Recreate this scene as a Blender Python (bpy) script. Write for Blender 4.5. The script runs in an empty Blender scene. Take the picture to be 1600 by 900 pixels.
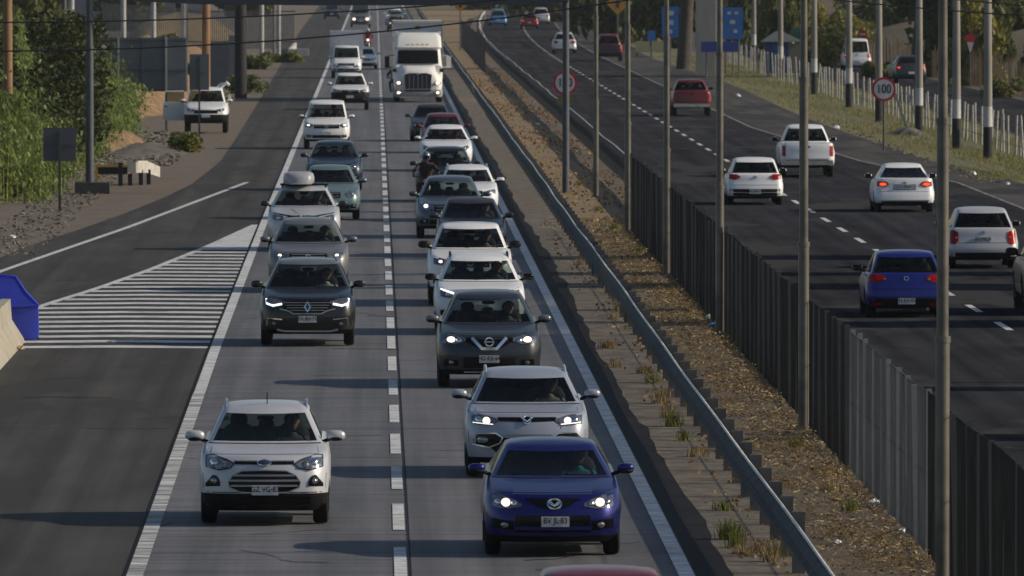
import bpy, bmesh, math, random
import numpy as np
from mathutils import Vector, Matrix
from mathutils.bvhtree import BVHTree
R = math.radians
random.seed(7); rng = np.random.default_rng(7)
sc = bpy.context.scene
col = sc.collection

# ------------------------------------------------------------------ camera
F_PX, CAM_H, VX, VY = 17778.0, 7.8, 586.0, -78.0
cam = bpy.data.cameras.new('camera'); cam_o = bpy.data.objects.new('camera', cam); col.objects.link(cam_o)
cam.sensor_width = 36; cam.lens = 400; cam.clip_start = 2; cam.clip_end = 9000
cam_o.location = (0, 0, CAM_H)
pitch = math.atan((450 - VY) / F_PX); yaw = math.atan((800 - VX) / F_PX)
cam_o.rotation_euler = (R(90) - pitch, 0, -yaw)
cam.dof.use_dof = True; cam.dof.focus_distance = 185; cam.dof.aperture_fstop = 11
sc.camera = cam_o
# ------------------------------------------------------------------ sky and sun
SUN_EL, SUN_AZ = R(26.5), R(93.0)          # azimuth clockwise from +Y
w = bpy.data.worlds.new('World'); sc.world = w; w.use_nodes = True
nt = w.node_tree; bg = nt.nodes['Background']
sky = nt.nodes.new('ShaderNodeTexSky'); sky.sky_type = 'NISHITA'; sky.sun_disc = False
sky.sun_elevation = SUN_EL; sky.sun_rotation = SUN_AZ; sky.air_density = 1.0; sky.dust_density = 1.0
nt.links.new(sky.outputs[0], bg.inputs[0]); bg.inputs[1].default_value = 0.088
sun = bpy.data.lights.new('sun', 'SUN'); sun.energy = 4.3; sun.angle = R(0.5); sun.color = (1, .87, .70)
sun_o = bpy.data.objects.new('sun', sun); col.objects.link(sun_o)
sd = Vector((math.sin(SUN_AZ) * math.cos(SUN_EL), math.cos(SUN_AZ) * math.cos(SUN_EL), math.sin(SUN_EL)))
sun_o.rotation_euler = sd.to_track_quat('Z', 'Y').to_euler()
sc.view_settings.view_transform = 'Standard'; sc.view_settings.look = 'None'
sc.view_settings.exposure = -0.08; sc.view_settings.gamma = 1
sc.render.engine = 'CYCLES'; sc.cycles.use_denoising = True
sc.cycles.max_bounces = 6; sc.cycles.transparent_max_bounces = 12; sc.cycles.caustics_reflective = False
sc.cycles.caustics_refractive = False; sc.cycles.sample_clamp_indirect = 4

# ------------------------------------------------------------------ materials
def newmat(name):
    m = bpy.data.materials.new(name); m.use_nodes = True
    return m, m.node_tree, m.node_tree.nodes['Principled BSDF']
def mixnoise(nt, c1, c2, scale=(1, 1, 1), nscale=5, detail=6, rough=.6, lo=.35, hi=.65, gen='Object', dist=0):
    tc = nt.nodes.new('ShaderNodeTexCoord'); mp = nt.nodes.new('ShaderNodeMapping')
    mp.inputs['Scale'].default_value = scale
    n = nt.nodes.new('ShaderNodeTexNoise'); n.inputs['Scale'].default_value = nscale
    n.inputs['Detail'].default_value = detail; n.inputs['Roughness'].default_value = rough
    n.inputs['Distortion'].default_value = dist
    r = nt.nodes.new('ShaderNodeValToRGB'); r.color_ramp.elements[0].position = lo; r.color_ramp.elements[1].position = hi
    r.color_ramp.elements[0].color = (*c1, 1) if hasattr(c1, '__len__') else (c1, c1, c1, 1)
    r.color_ramp.elements[1].color = (*c2, 1) if hasattr(c2, '__len__') else (c2, c2, c2, 1)
    nt.links.new(tc.outputs[gen], mp.inputs[0]); nt.links.new(mp.outputs[0], n.inputs[0]); nt.links.new(n.outputs[0], r.inputs[0])
    return r.outputs[0], n.outputs[0]
def mul(nt, a, b, mode='MULTIPLY', fac=1.0):
    m = nt.nodes.new('ShaderNodeMix'); m.data_type = 'RGBA'; m.blend_type = mode
    m.inputs[0].default_value = fac if not hasattr(fac, 'links') else 1
    if hasattr(fac, 'links'): nt.links.new(fac, m.inputs[0])
    for s, v in ((6, a), (7, b)):
        if hasattr(v, 'links'): nt.links.new(v, m.inputs[s])
        else: m.inputs[s].default_value = (*v, 1)
    return m.outputs[2]
def bump(nt, b, h, strength=.3, dist=.02):
    n = nt.nodes.new('ShaderNodeBump'); n.inputs['Strength'].default_value = strength; n.inputs['Distance'].default_value = dist
    nt.links.new(h, n.inputs['Height']); nt.links.new(n.outputs[0], b.inputs['Normal'])
_mc = {}
def mat(name, c, rough=.6, metal=0, c2=None, nscale=4, nb=0, coat=0, spec=.5, scale=(1, 1, 1), lo=.35, hi=.65):
    if name in _mc: return _mc[name]
    m, nt, b = newmat(name)
    c2 = c2 or tuple(min(1, v * 1.25 + .002) for v in c)
    o, h = mixnoise(nt, c, c2, nscale=nscale, scale=scale, lo=lo, hi=hi)
    nt.links.new(o, b.inputs['Base Color'])
    b.inputs['Roughness'].default_value = rough; b.inputs['Metallic'].default_value = metal
    b.inputs['Coat Weight'].default_value = coat; b.inputs['Coat Roughness'].default_value = .06
    b.inputs['Specular IOR Level'].default_value = spec
    if nb: bump(nt, b, h, nb)
    _mc[name] = m; return m
def paint(name, c, metal=0.0, rough=.35, dirt=.5):
    if name in _mc: return _mc[name]
    m, nt, b = newmat(name)
    o, h = mixnoise(nt, (0, 0, 0), (1, 1, 1), nscale=3.0, detail=8, lo=.45, hi=.8)
    dust = mul(nt, c, (.20, .18, .155), 'MIX', o)
    # road film gathers near the sills
    m2 = mul(nt, c, dust, 'MIX', dirt * .5)
    nt.links.new(m2, b.inputs['Base Color'])
    b.inputs['Metallic'].default_value = metal; b.inputs['Roughness'].default_value = rough
    b.inputs['Coat Weight'].default_value = .38; b.inputs['Coat Roughness'].default_value = .07
    _mc[name] = m; return m
def emit(name, c, s, base=(.8, .8, .8)):
    if name in _mc: return _mc[name]
    m, nt, b = newmat(name); b.inputs['Base Color'].default_value = (*base, 1)
    b.inputs['Emission Color'].default_value = (*c, 1); b.inputs['Emission Strength'].default_value = s
    b.inputs['Roughness'].default_value = .2; _mc[name] = m; return m
def glassmat(name, tint, gloss_c=(1, 1, 1), ior=1.5):
    if name in _mc: return _mc[name]
    m, nt, b = newmat(name); nt.nodes.remove(b); out = nt.nodes['Material Output']
    t = nt.nodes.new('ShaderNodeBsdfTransparent'); t.inputs[0].default_value = (*tint, 1)
    g = nt.nodes.new('ShaderNodeBsdfGlossy'); g.inputs['Roughness'].default_value = .03; g.inputs[0].default_value = (*gloss_c, 1)
    f = nt.nodes.new('ShaderNodeFresnel'); f.inputs[0].default_value = ior
    mx = nt.nodes.new('ShaderNodeMixShader'); nt.links.new(f.outputs[0], mx.inputs[0])
    nt.links.new(t.outputs[0], mx.inputs[1]); nt.links.new(g.outputs[0], mx.inputs[2]); nt.links.new(mx.outputs[0], out.inputs[0])
    _mc[name] = m; return m
M = dict(
    glass=glassmat('tinted_glass', (.46, .52, .50), ior=1.25), glass_dark=glassmat('privacy_glass', (.13, .14, .14), ior=1.25),
    black=mat('black_plastic', (.006, .006, .007), .6, spec=.2), gloss=mat('gloss_black', (.0035, .0035, .004), .2, spec=.22),
    rubber=mat('tyre_rubber', (.008, .008, .008), .85, nscale=30, spec=.2), chrome=mat('chrome', (.62, .63, .65), .18, 1.0),
    silverp=mat('satin_silver_trim', (.30, .31, .33), .35, .8), alloy=mat('wheel_alloy', (.35, .36, .37), .35, .9, c2=(.22, .22, .22)),
    inter=mat('cabin_trim', (.02, .02, .022), .8, c2=(.035, .034, .033)), seatm=mat('seat_fabric', (.03, .029, .03), .9, c2=(.055, .05, .048), nscale=12),
    lens=mat('headlamp_reflector', (.36, .38, .41), .14, .75, c2=(.10, .11, .125), nscale=14, coat=1),
    lens_dark=mat('headlamp_smoked', (.06, .063, .07), .12, .6, c2=(.24, .25, .27), nscale=12, coat=1),
    red=mat('tail_lens_red', (.22, .004, .004), .25, spec=.2, c2=(.40, .010, .008), nscale=15),
    lamp=emit('lamp_warm_white', (1, .80, .58), 2.0), led=emit('lamp_cool_white', (.95, .96, .92), 1.5), lampdim=emit('lamp_dim', (1, .95, .88), 1.2),
    brake=emit('brake_lamp_lit', (1, .10, .03), 1.2, (.4, .01, .01)), amber=mat('amber_lens', (.6, .2, .02), .2),
    plate=mat('plate_white', (.50, .51, .52), .5, nscale=20), ink=mat('plate_ink', (.01, .01, .012), .5),
    gap=mat('panel_gap', (.004, .004, .004), .9), paper=mat('white_paper', (.6, .62, .6), .7), mint=mat('green_sticker', (.15, .42, .32), .5),
)
# ------------------------------------------------------------------ object helpers
def tag(o, label=None, cat=None, group=None, kind=None):
    if label: o['label'] = label
    if cat: o['category'] = cat
    if group: o['group'] = group
    if kind: o['kind'] = kind
    return o
def empty(name, loc, label, cat, group=None, rz=0):
    o = bpy.data.objects.new(name, None); col.objects.link(o); o.location = loc; o.rotation_euler = (0, 0, rz)
    o.empty_display_size = .3
    return tag(o, label, cat, group)
def link(name, me, m, parent=None, smooth=None):
    o = bpy.data.objects.new(name, me); col.objects.link(o)
    if m is not None and not me.materials: me.materials.append(m)
    if parent is not None: o.parent = parent
    if smooth:
        me.polygons.foreach_set('use_smooth', [True] * len(me.polygons)); me.set_sharp_from_angle(angle=R(smooth))
    return o
class MB:
    def __init__(s): s.v = []; s.f = []
    def add(s, vs, fs):
        n = len(s.v); s.v += [tuple(v) for v in vs]; s.f += [tuple(i + n for i in f) for f in fs]; return s
    def box(s, x0, x1, y0, y1, z0, z1, rot=0, piv=None):
        vs = [(x, y, z) for z in (z0, z1) for y in (y0, y1) for x in (x0, x1)]
        if rot:
            px, py = piv or ((x0 + x1) / 2, (y0 + y1) / 2); c, sn = math.cos(rot), math.sin(rot)
            vs = [(px + (x - px) * c - (y - py) * sn, py + (x - px) * sn + (y - py) * c, z) for x, y, z in vs]
        return s.add(vs, [(0, 2, 3, 1), (4, 5, 7, 6), (0, 1, 5, 4), (2, 6, 7, 3), (0, 4, 6, 2), (1, 3, 7, 5)])
    def tube(s, pts, r, n=8, cap=True):
        pts = [Vector(p) for p in pts]; k = len(pts); rs = r if hasattr(r, '__len__') else [r] * k
        b = len(s.v); up = Vector((0, 0, 1))
        for i, p in enumerate(pts):
            d = (pts[min(i + 1, k - 1)] - pts[max(i - 1, 0)]).normalized()
            u = d.cross(up); u = Vector((1, 0, 0)) if u.length < 1e-4 else u.normalized(); v = d.cross(u)
            for j in range(n):
                a = 2 * math.pi * j / n; s.v.append(tuple(p + (u * math.cos(a) + v * math.sin(a)) * rs[i]))
        for i in range(k - 1):
            for j in range(n):
                q = b + i * n + j; q2 = b + i * n + (j + 1) % n; s.f.append((q, q2, q2 + n, q + n))
        if cap: s.f.append(tuple(b + j for j in range(n))[::-1]); s.f.append(tuple(b + (k - 1) * n + j for j in range(n)))
        return s
    def ell(s, c, r, nu=12, nv=8, p=2.0):
        b = len(s.v); f = lambda t: math.copysign(abs(t) ** (2 / p), t)
        for i in range(nv + 1):
            th = -math.pi / 2 + math.pi * i / nv
            for j in range(nu):
                a = 2 * math.pi * j / nu
                s.v.append((c[0] + r[0] * f(math.cos(th)) * f(math.cos(a)), c[1] + r[1] * f(math.cos(th)) * f(math.sin(a)), c[2] + r[2] * f(math.sin(th))))
        for i in range(nv):
            for j in range(nu):
                q = b + i * nu + j; q2 = b + i * nu + (j + 1) % nu; s.f.append((q, q2, q2 + nu, q + nu))
        return s
    def prism(s, poly, y0, y1):   # polygon in x,z extruded in y
        n = len(poly); vs = [(x, y0, z) for x, z in poly] + [(x, y1, z) for x, z in poly]
        return s.add(vs, [tuple(range(n))[::-1], tuple(range(n, 2 * n))] + [(i, (i + 1) % n, n + (i + 1) % n, n + i) for i in range(n)])
    def build(s, name, m, parent=None, smooth=None):
        me = bpy.data.meshes.new(name); me.from_pydata(s.v, [], s.f); me.update()
        return link(name, me, m, parent, smooth)
def fix_normals(me):
    bm = bmesh.new(); bm.from_mesh(me); bmesh.ops.recalc_face_normals(bm, faces=bm.faces); bm.to_mesh(me); bm.free()
def quads(name, V, m, parent=None):
    n = len(V) // 4; me = bpy.data.meshes.new(name)
    me.vertices.add(4 * n); me.vertices.foreach_set('co', np.asarray(V, dtype=np.float32).ravel())
    me.loops.add(4 * n); me.loops.foreach_set('vertex_index', np.arange(4 * n, dtype=np.int32))
    me.polygons.add(n); me.polygons.foreach_set('loop_start', np.arange(0, 4 * n, 4, dtype=np.int32))
    me.update(calc_edges=True); me.validate()
    return link(name, me, m, parent)
def text_mesh(txt, size):
    c = bpy.data.curves.new('t', 'FONT'); c.body = txt; c.size = size; c.align_x = 'CENTER'; c.align_y = 'CENTER'; c.extrude = .001; c.offset = size * .015
    o = bpy.data.objects.new('t', c); col.objects.link(o); dg = bpy.context.evaluated_depsgraph_get()
    me = bpy.data.meshes.new_from_object(o.evaluated_get(dg)); bpy.data.objects.remove(o); bpy.data.curves.remove(c)
    return me
def text(txt, size, m, parent, loc, back=False, name='lettering', squash=1):
    me = text_mesh(txt, size); me.materials.clear(); me.transform(Matrix.Diagonal((squash, 1, 1, 1)))
    me.transform(Matrix.Rotation(R(90), 4, 'X'))
    if back: me.transform(Matrix.Rotation(R(180), 4, 'Z'))
    me.transform(Matrix.Translation(loc)); return link(name, me, m, parent)
def ground_at(px, py): Z = F_PX * CAM_H / (py - VY); return (px - VX) * Z / F_PX, Z
def cx(Z): return 1.45e-5 * max(0, Z - 780) ** 2

# ------------------------------------------------------------------ ground and roads
def strip(name, zs, xl, xr, z, m, nx=1, crown=0, kind='structure'):
    mb = MB()
    for Z in zs:
        a, b = xl(Z), xr(Z)
        for i in range(nx + 1): mb.v.append((a + (b - a) * i / nx, Z, z))
    for k in range(len(zs) - 1):
        for i in range(nx):
            q = k * (nx + 1) + i; mb.f.append((q, q + 1, q + nx + 2, q + nx + 1))
    o = mb.build(name, m); return tag(o, kind=kind)
def interp(tab): xs = [a for a, b in tab]; ys = [b for a, b in tab]; return lambda Z: float(np.interp(Z, xs, ys))
ZS = list(np.arange(60, 780, 20.)) + list(np.arange(780, 2600, 40.))
# earth
m, nt, b = newmat('dry_earth')
o1, h1 = mixnoise(nt, (.075, .060, .042), (.16, .125, .085), nscale=.35, detail=8, lo=.3, hi=.7)
o2, h2 = mixnoise(nt, (.55, .55, .55), (1.3, 1.25, 1.2), nscale=9, detail=8, rough=.75)
o3, h3 = mixnoise(nt, (0, 0, 0), (1, 1, 1), nscale=.16, detail=6, lo=.5, hi=.62)
gr = mul(nt, mul(nt, o1, o2), mul(nt, (.062, .075, .022), o2), 'MIX', o3)
nt.links.new(gr, b.inputs['Base Color']); b.inputs['Roughness'].default_value = .95; bump(nt, b, h2, .7, .06)
M['earth'] = m
me = bpy.data.meshes.new('ground'); bm = bmesh.new()
bmesh.ops.create_grid(bm, x_segments=60, y_segments=80, size=1)
for v in bm.verts: v.co.x *= 900; v.co.y = 2400 + v.co.y * 2400; v.co.z = -.03
bm.to_mesh(me); bm.free(); tag(link('ground', me, M['earth']), kind='structure')
def verge(name, base, dark, light, nsc=14, speck=None):
    m, nt, b = newmat(name)
    a, _ = mixnoise(nt, base, light, nscale=.8, detail=6)
    f, h = mixnoise(nt, (.22, .21, .20), (1.5, 1.45, 1.4), nscale=nsc, detail=8, rough=.85, lo=.32, hi=.66)
    c = mul(nt, a, f)
    if speck:
        s, _ = mixnoise(nt, (0, 0, 0), (1, 1, 1), nscale=6, detail=3, lo=.62, hi=.68)
        c = mul(nt, c, speck, 'MIX', s)
    nt.links.new(c, b.inputs['Base Color']); b.inputs['Roughness'].default_value = .95; bump(nt, b, h, .8, .05); return m
M['median'] = verge('median_soil', (.085, .070, .052), 0, (.165, .130, .090), 18, speck=(.22, .15, .085))
M['gravel'] = verge('verge_gravel', (.11, .094, .075), 0, (.17, .142, .108), 10)
M['grassy'] = verge('verge_grass_soil', (.16, .135, .07), 0, (.12, .135, .04), 5, speck=(.26, .21, .13))
# old paving between the edge line and the rail, with block courses
m, nt, b = newmat('old_shoulder_paving')
a, h = mixnoise(nt, (.085, .072, .054), (.19, .16, .122), scale=(1, .35, 1), nscale=2.2, detail=8)
f, h2 = mixnoise(nt, (.6, .6, .6), (1.2, 1.2, 1.2), nscale=16, detail=6, rough=.8)
w1, _ = mixnoise(nt, (.45, .43, .4), (1, 1, 1), scale=(.5, 2.2, 1), nscale=1.3, detail=5, lo=.36, hi=.46)
nt.links.new(mul(nt, mul(nt, a, f), w1), b.inputs['Base Color']); b.inputs['Roughness'].default_value = .92; bump(nt, b, h2, .5, .02)
M['paving'] = m
def roadmat(name, c1, c2, groove=0, joints=0, rough=.75, patch=None, centre=0, lw=3.5):
    m, nt, b = newmat(name)
    a, h = mixnoise(nt, c1, c2, scale=(.5, .07, 1), nscale=1.6, detail=8, lo=.3, hi=.7)
    f, h2 = mixnoise(nt, (.82, .82, .82), (1.14, 1.13, 1.12), nscale=30, detail=4, rough=.8)
    c = mul(nt, a, f)
    # wheel-track wear, long streaks down the lane
    t, _ = mixnoise(nt, (.70, .70, .71), (1.18, 1.18, 1.18), scale=(1.4, .008, 1), nscale=1.3, detail=4, lo=.35, hi=.65); c = mul(nt, c, t)
    # transverse texture
    if groove:
        g, hg = mixnoise(nt, (.45, .45, .47), (1.1, 1.1, 1.1), scale=(.09, 1.6, 1), nscale=1.0, detail=5, rough=.8, lo=.32, hi=.52); c = mul(nt, c, g, 'MULTIPLY', groove)
    if joints:
        tc = nt.nodes.new('ShaderNodeTexCoord'); sp = nt.nodes.new('ShaderNodeSeparateXYZ'); nt.links.new(tc.outputs['Object'], sp.inputs[0])
        nz = nt.nodes.new('ShaderNodeTexNoise'); nz.inputs['Scale'].default_value = 1.2; nt.links.new(tc.outputs['Object'], nz.inputs[0])
        ad = nt.nodes.new('ShaderNodeMath'); ad.operation = 'MULTIPLY_ADD'; ad.inputs[1].default_value = .25
        nt.links.new(nz.outputs[0], ad.inputs[0]); nt.links.new(sp.outputs[1], ad.inputs[2])
        md = nt.nodes.new('ShaderNodeMath'); md.operation = 'PINGPONG'; md.inputs[1].default_value = joints / 2; nt.links.new(ad.outputs[0], md.inputs[0])
        cr = nt.nodes.new('ShaderNodeValToRGB'); cr.color_ramp.elements[0].position = .02; cr.color_ramp.elements[1].position = .06
        cr.color_ramp.elements[0].color = (.35, .34, .33, 1); nt.links.new(md.outputs[0], cr.inputs[0]); c = mul(nt, c, cr.outputs[0])
    if patch:
        pz, _ = mixnoise(nt, (0, 0, 0), (1, 1, 1), scale=(.25, .05, 1), nscale=1.0, detail=3, lo=.56, hi=.60); c = mul(nt, c, patch, 'MIX', pz)
    # oil and crack marks
    k, _ = mixnoise(nt, (.35, .35, .36), (1, 1, 1), scale=(.6, .25, 1), nscale=1.1, detail=9, rough=.78, lo=.26, hi=.35); c = mul(nt, c, k)
    nt.links.new(c, b.inputs['Base Color']); b.inputs['Roughness'].default_value = rough; b.inputs['Specular IOR Level'].default_value = .35 if joints else (0.0 if 'outbound' in name else .08)
    bump(nt, b, h2, .25, .01); return m
M['concA'] = roadmat('concrete_grooved_lane', (.090, .092, .102), (.130, .133, .144), groove=1.0, joints=4.6)
M['concB'] = roadmat('concrete_inner_lane', (.095, .097, .106), (.130, .132, .142), groove=.4, joints=4.6)
M['asph'] = roadmat('asphalt_ramp', (.046, .0445, .041), (.074, .071, .067), patch=(.046, .044, .041))
M['asph2'] = roadmat('asphalt_outbound', (.027, .029, .035), (.047, .050, .058), patch=(.052, .052, .054))
M['asph4'] = roadmat('asphalt_shoulder', (.050, .046, .042), (.092, .084, .074), patch=(.04, .038, .036))
M['asph3'] = roadmat('asphalt_dark_edge', (.010, .010, .011), (.022, .022, .022))
m, nt, b = newmat('road_paint')
a, _ = mixnoise(nt, (.46, .47, .48), (.74, .74, .72), nscale=3, detail=6)
k, _ = mixnoise(nt, (0, 0, 0), (1, 1, 1), scale=(.7, 1.6, 1), nscale=1.6, detail=9, rough=.85, lo=.47, hi=.66)
nt.links.new(mul(nt, a, (.14, .14, .145), 'MIX', k), b.inputs['Base Color']); b.inputs['Roughness'].default_value = .6; M['paint'] = m
m, nt, b = newmat('road_paint_worn')
k, _ = mixnoise(nt, (0, 0, 0), (1, 1, 1), scale=(.35, 2.4, 1), nscale=1.2, detail=8, rough=.8, lo=.40, hi=.56)
nt.links.new(mul(nt, (.68, .68, .66), (.14, .14, .145), 'MIX', k), b.inputs['Base Color']); b.inputs['Roughness'].default_value = .7; M['paint_worn'] = m
M['paint_faint'] = mat('road_paint_faint', (.07, .07, .072), .8, c2=(.30, .30, .29), nscale=.9)

OUT_EDGE = interp([(60, 19.6), (380, 19.5), (420, 17.9), (500, 16.5), (2600, 16.4)])
LEFT_EDGE = interp([(60, -20), (180, -15.5), (240, -12), (276, -9.9), (297, -9.3), (320, -8.16), (350, -6.9), (380, -6.1), (420, -5.7), (480, -5.75), (779, -6.4), (1100, -7.2), (2600, -9)])
LE = interp([(60, -2.93), (142, -2.99), (224, -3.13), (330, -3.18), (2600, -3.18)])
strip('ramp_road', ZS, LEFT_EDGE, lambda Z: LE(Z) - .13, 0.0, M['asph'], 4)
strip('road_lane_outer', ZS, lambda Z: LE(Z) - .13, lambda Z: .45, .004, M['concA'], 2)
strip('road_lane_inner', ZS, lambda Z: .45, lambda Z: 4.05, .008, M['concB'], 2)
strip('median_shoulder', ZS, lambda Z: 4.30, lambda Z: 5.5, .012, M['paving'], 1)
# ragged dark asphalt lip, its colour deepened for part of the rail's shadow
mb = MB(); zz = np.arange(100, 900, 1.9)
for Z in zz:
    mb.v += [(4.00, Z, .0095), (4.40 + .05 * math.sin(Z * .35) * math.sin(Z * .11) + .06 * math.sin(Z * .047 + 1) + random.gauss(0, .022), Z, .016)]
for i in range(len(zz) - 1): mb.f.append((2 * i, 2 * i + 1, 2 * i + 3, 2 * i + 2))
tag(mb.build('road_edge_asphalt', M['asph3']), kind='structure')
strip('median_ground', ZS, lambda Z: 5.45, lambda Z: 9.0 + cx(Z), .006, M['median'], 4)
strip('outbound_road', ZS, lambda Z: 8.9 + cx(Z), lambda Z: 20.3 + cx(Z) + .35 * math.sin(Z * .021) + (0.9 if Z < 420 else 0), .016, M['asph2'], 4)
strip('outbound_shoulder', ZS, lambda Z: OUT_EDGE(Z) + .05 + cx(Z), lambda Z: 20.35 + cx(Z) + .35 * math.sin(Z * .021) + (0.9 if Z < 420 else 0), .019, M['asph4'], 2)
strip('grass_verge', ZS, lambda Z: 20.0 + cx(Z), lambda Z: 27.3 + cx(Z), .001, M['grassy'], 4)
strip('dry_grass_strip', list(np.arange(330, 1500, 20.)), lambda Z: 5.75 + .15 * math.sin(Z * .05) + .3 * max(0, (380 - Z) / 50), lambda Z: 7.5 + .25 * math.sin(Z * .07) + cx(Z), .010, verge('dry_grass_soil', (.17, .125, .065), 0, (.27, .205, .115), 7, speck=(.10, .085, .06)), 2)
strip('frontage_road', ZS, lambda Z: 27.2 + cx(Z), lambda Z: 33.6 + cx(Z), .008, M['asph2'], 2)
strip('gravel_verge', ZS, lambda Z: -30, lambda Z: LEFT_EDGE(Z) + .1, -.012, M['gravel'], 6)
# markings
def marks(name, rects, m, z):
    mb = MB()
    for (x0, x1, y0, y1) in rects:
        n = max(1, int((y1 - y0) / 2.2)) if y1 - y0 < 60 else int((y1 - y0) / 40)
        for k in range(n):
            a, b2 = y0 + (y1 - y0) * k / n, y0 + (y1 - y0) * (k + 1) / n
            c0, c1 = (cx(a), cx(b2)) if x0 > 8 else (0, 0)
            mb.add([(x0 + c0, a, z), (x1 + c0, a, z), (x1 + c1, b2, z), (x0 + c1, b2, z)], [(0, 1, 2, 3)])
    return tag(mb.build(name, m), kind='structure')
dash = [(.24, .40, 141.15 + 11.6 * k, 141.15 + 11.6 * k + 7.2) for k in range(-1, 130)]
marks('centre_dashes', dash, M['paint'], .014)
marks('pavement_joint', [(.436, .458, 60, 2400)], M['asph3'], .0155); strip('pavement_joint', ZS, lambda Z: LE(Z) - .150, lambda Z: LE(Z) - .118, .0115, M['asph3'])
marks('edge_line_median', [(3.78, 3.98, 60, 2400)], M['paint'], .018)
strip('edge_line_outer', list(np.arange(60, 201, 10.)), lambda Z: LE(Z) - .11, lambda Z: LE(Z) + .10, .014, M['paint_worn'])
strip('edge_line_outer', list(np.arange(200, 2400, 20.)), lambda Z: LE(Z) - .10, lambda Z: LE(Z) + .10, .014, M['paint'])
marks('outbound_dashes', [(12.93, 13.08, 140 + 11.6 * k, 145 + 11.6 * k) for k in range(0, 120)], M['paint'], .022)
OUT_EDGE = interp([(60, 19.6), (380, 19.5), (420, 17.9), (500, 16.5), (2600, 16.4)])
strip('outbound_edge_line', ZS, lambda Z: OUT_EDGE(Z) - .05 + cx(Z), lambda Z: OUT_EDGE(Z) + .06 + cx(Z), .024, M['paint_faint'])
RZ = [(100, -13.8), (240, -10.6), (276, -9.1), (320, -6.95), (382, -4.3)]
rl = interp(RZ); strip('ramp_edge_line', list(np.arange(100, 383, 6.)), lambda Z: rl(Z) - .09, lambda Z: rl(Z) + .09, .010, M['paint'])
# gore hatching
gore = interp([(222, -7.55), (248.6, -7.3), (262, -6.35), (277, -5.45), (300, -4.3), (323, -3.33)])
strip('gore_border_line', list(np.arange(236, 324, 3.)), lambda Z: gore(Z) - .17, lambda Z: gore(Z) + .02, .008, M['paint'])
mb = MB(); Z = 223.0
while Z < 297:
    xs = np.linspace(-3.29, gore(Z + .5), 9)
    for i in range(8):
        k = lambda x: .55 * (1 - abs((x + 5.2)) / 2) * .9 - .3
        z1 = 1.3
        mb.add([(xs[i], Z + k(xs[i]), .006), (xs[i + 1], Z + k(xs[i + 1]), .006), (xs[i + 1], Z + z1 + k(xs[i + 1]), .006), (xs[i], Z + z1 + k(xs[i]), .006)], [(0, 1, 2, 3)])
    Z += 3.05
mb.add([(-3.33, 297.5, .006), (-3.33, 322.5, .006), (gore(322.5), 322.5, .006), (gore(297.5), 297.5, .006)], [(0, 1, 2, 3)])
tag(mb.build('gore_hatching', M['paint']), kind='structure')

# cracks and tar scars
mb = MB()
for i in range(150):
    lane = random.choice(((-3.0, .3), (-3.0, .3), (.7, 3.6), (-6.5, -3.5), (9.4, 16))); x, Z = random.uniform(*lane), random.uniform(140, 420); a = random.choice((0, 0, 1.57)) + random.gauss(0, .35); w_ = random.uniform(.012, .035)
    P_ = []
    for k in range(random.randint(3, 9)):
        P_.append((x, Z)); a += random.gauss(0, .35); x += math.cos(a) * .22; Z += math.sin(a) * .6
    b0 = len(mb.v); zz_ = .0235 if x > 8 else .0125
    for k, (x, Z) in enumerate(P_): mb.v += [(x, Z - w_ * 2, zz_), (x, Z + w_ * 2, zz_)]
    for k in range(len(P_) - 1): mb.f.append((b0 + 2 * k, b0 + 2 * k + 2, b0 + 2 * k + 3, b0 + 2 * k + 1))
tag(mb.build('road_cracks', M['asph3']), kind='structure')
# ------------------------------------------------------------------ vehicles
PRE = dict(
  hatch=dict(L=4.25, W=1.76, H=1.46, gc=.20, N=.74, C=.95, cy=1.10, wt=1.90, re=3.62, gb=4.05, hr=.575, rise=.07, fa=.86, ra=3.42, wr=.31, S=.34),
  suv=dict(L=4.45, W=1.84, H=1.66, gc=.26, N=.92, C=1.09, cy=1.10, wt=1.86, re=3.95, gb=4.28, hr=.60, rise=.06, fa=.88, ra=3.55, wr=.35, S=.30),
  sedan=dict(L=4.52, W=1.78, H=1.45, gc=.20, N=.74, C=.95, cy=1.15, wt=1.98, re=3.12, gb=3.92, hr=.57, rise=.06, fa=.9, ra=3.6, wr=.31, S=.55),
  pickup=dict(L=5.25, W=1.86, H=1.80, gc=.34, N=1.02, C=1.18, cy=1.20, wt=1.80, re=3.05, gb=3.28, hr=.62, rise=.0, fa=.92, ra=4.05, wr=.39, S=0),
  van=dict(L=4.9, W=1.8, H=1.95, gc=.3, N=.95, C=1.15, cy=.75, wt=1.35, re=4.5, gb=4.75, hr=.68, rise=.0, fa=.8, ra=3.9, wr=.34, S=.1),
)
FU = [0, .16, .32, .48, .62, .75, .86, .95, 1.0]
CA = [R(a) for a in (15, 32, 50, 70, 90)]
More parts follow.
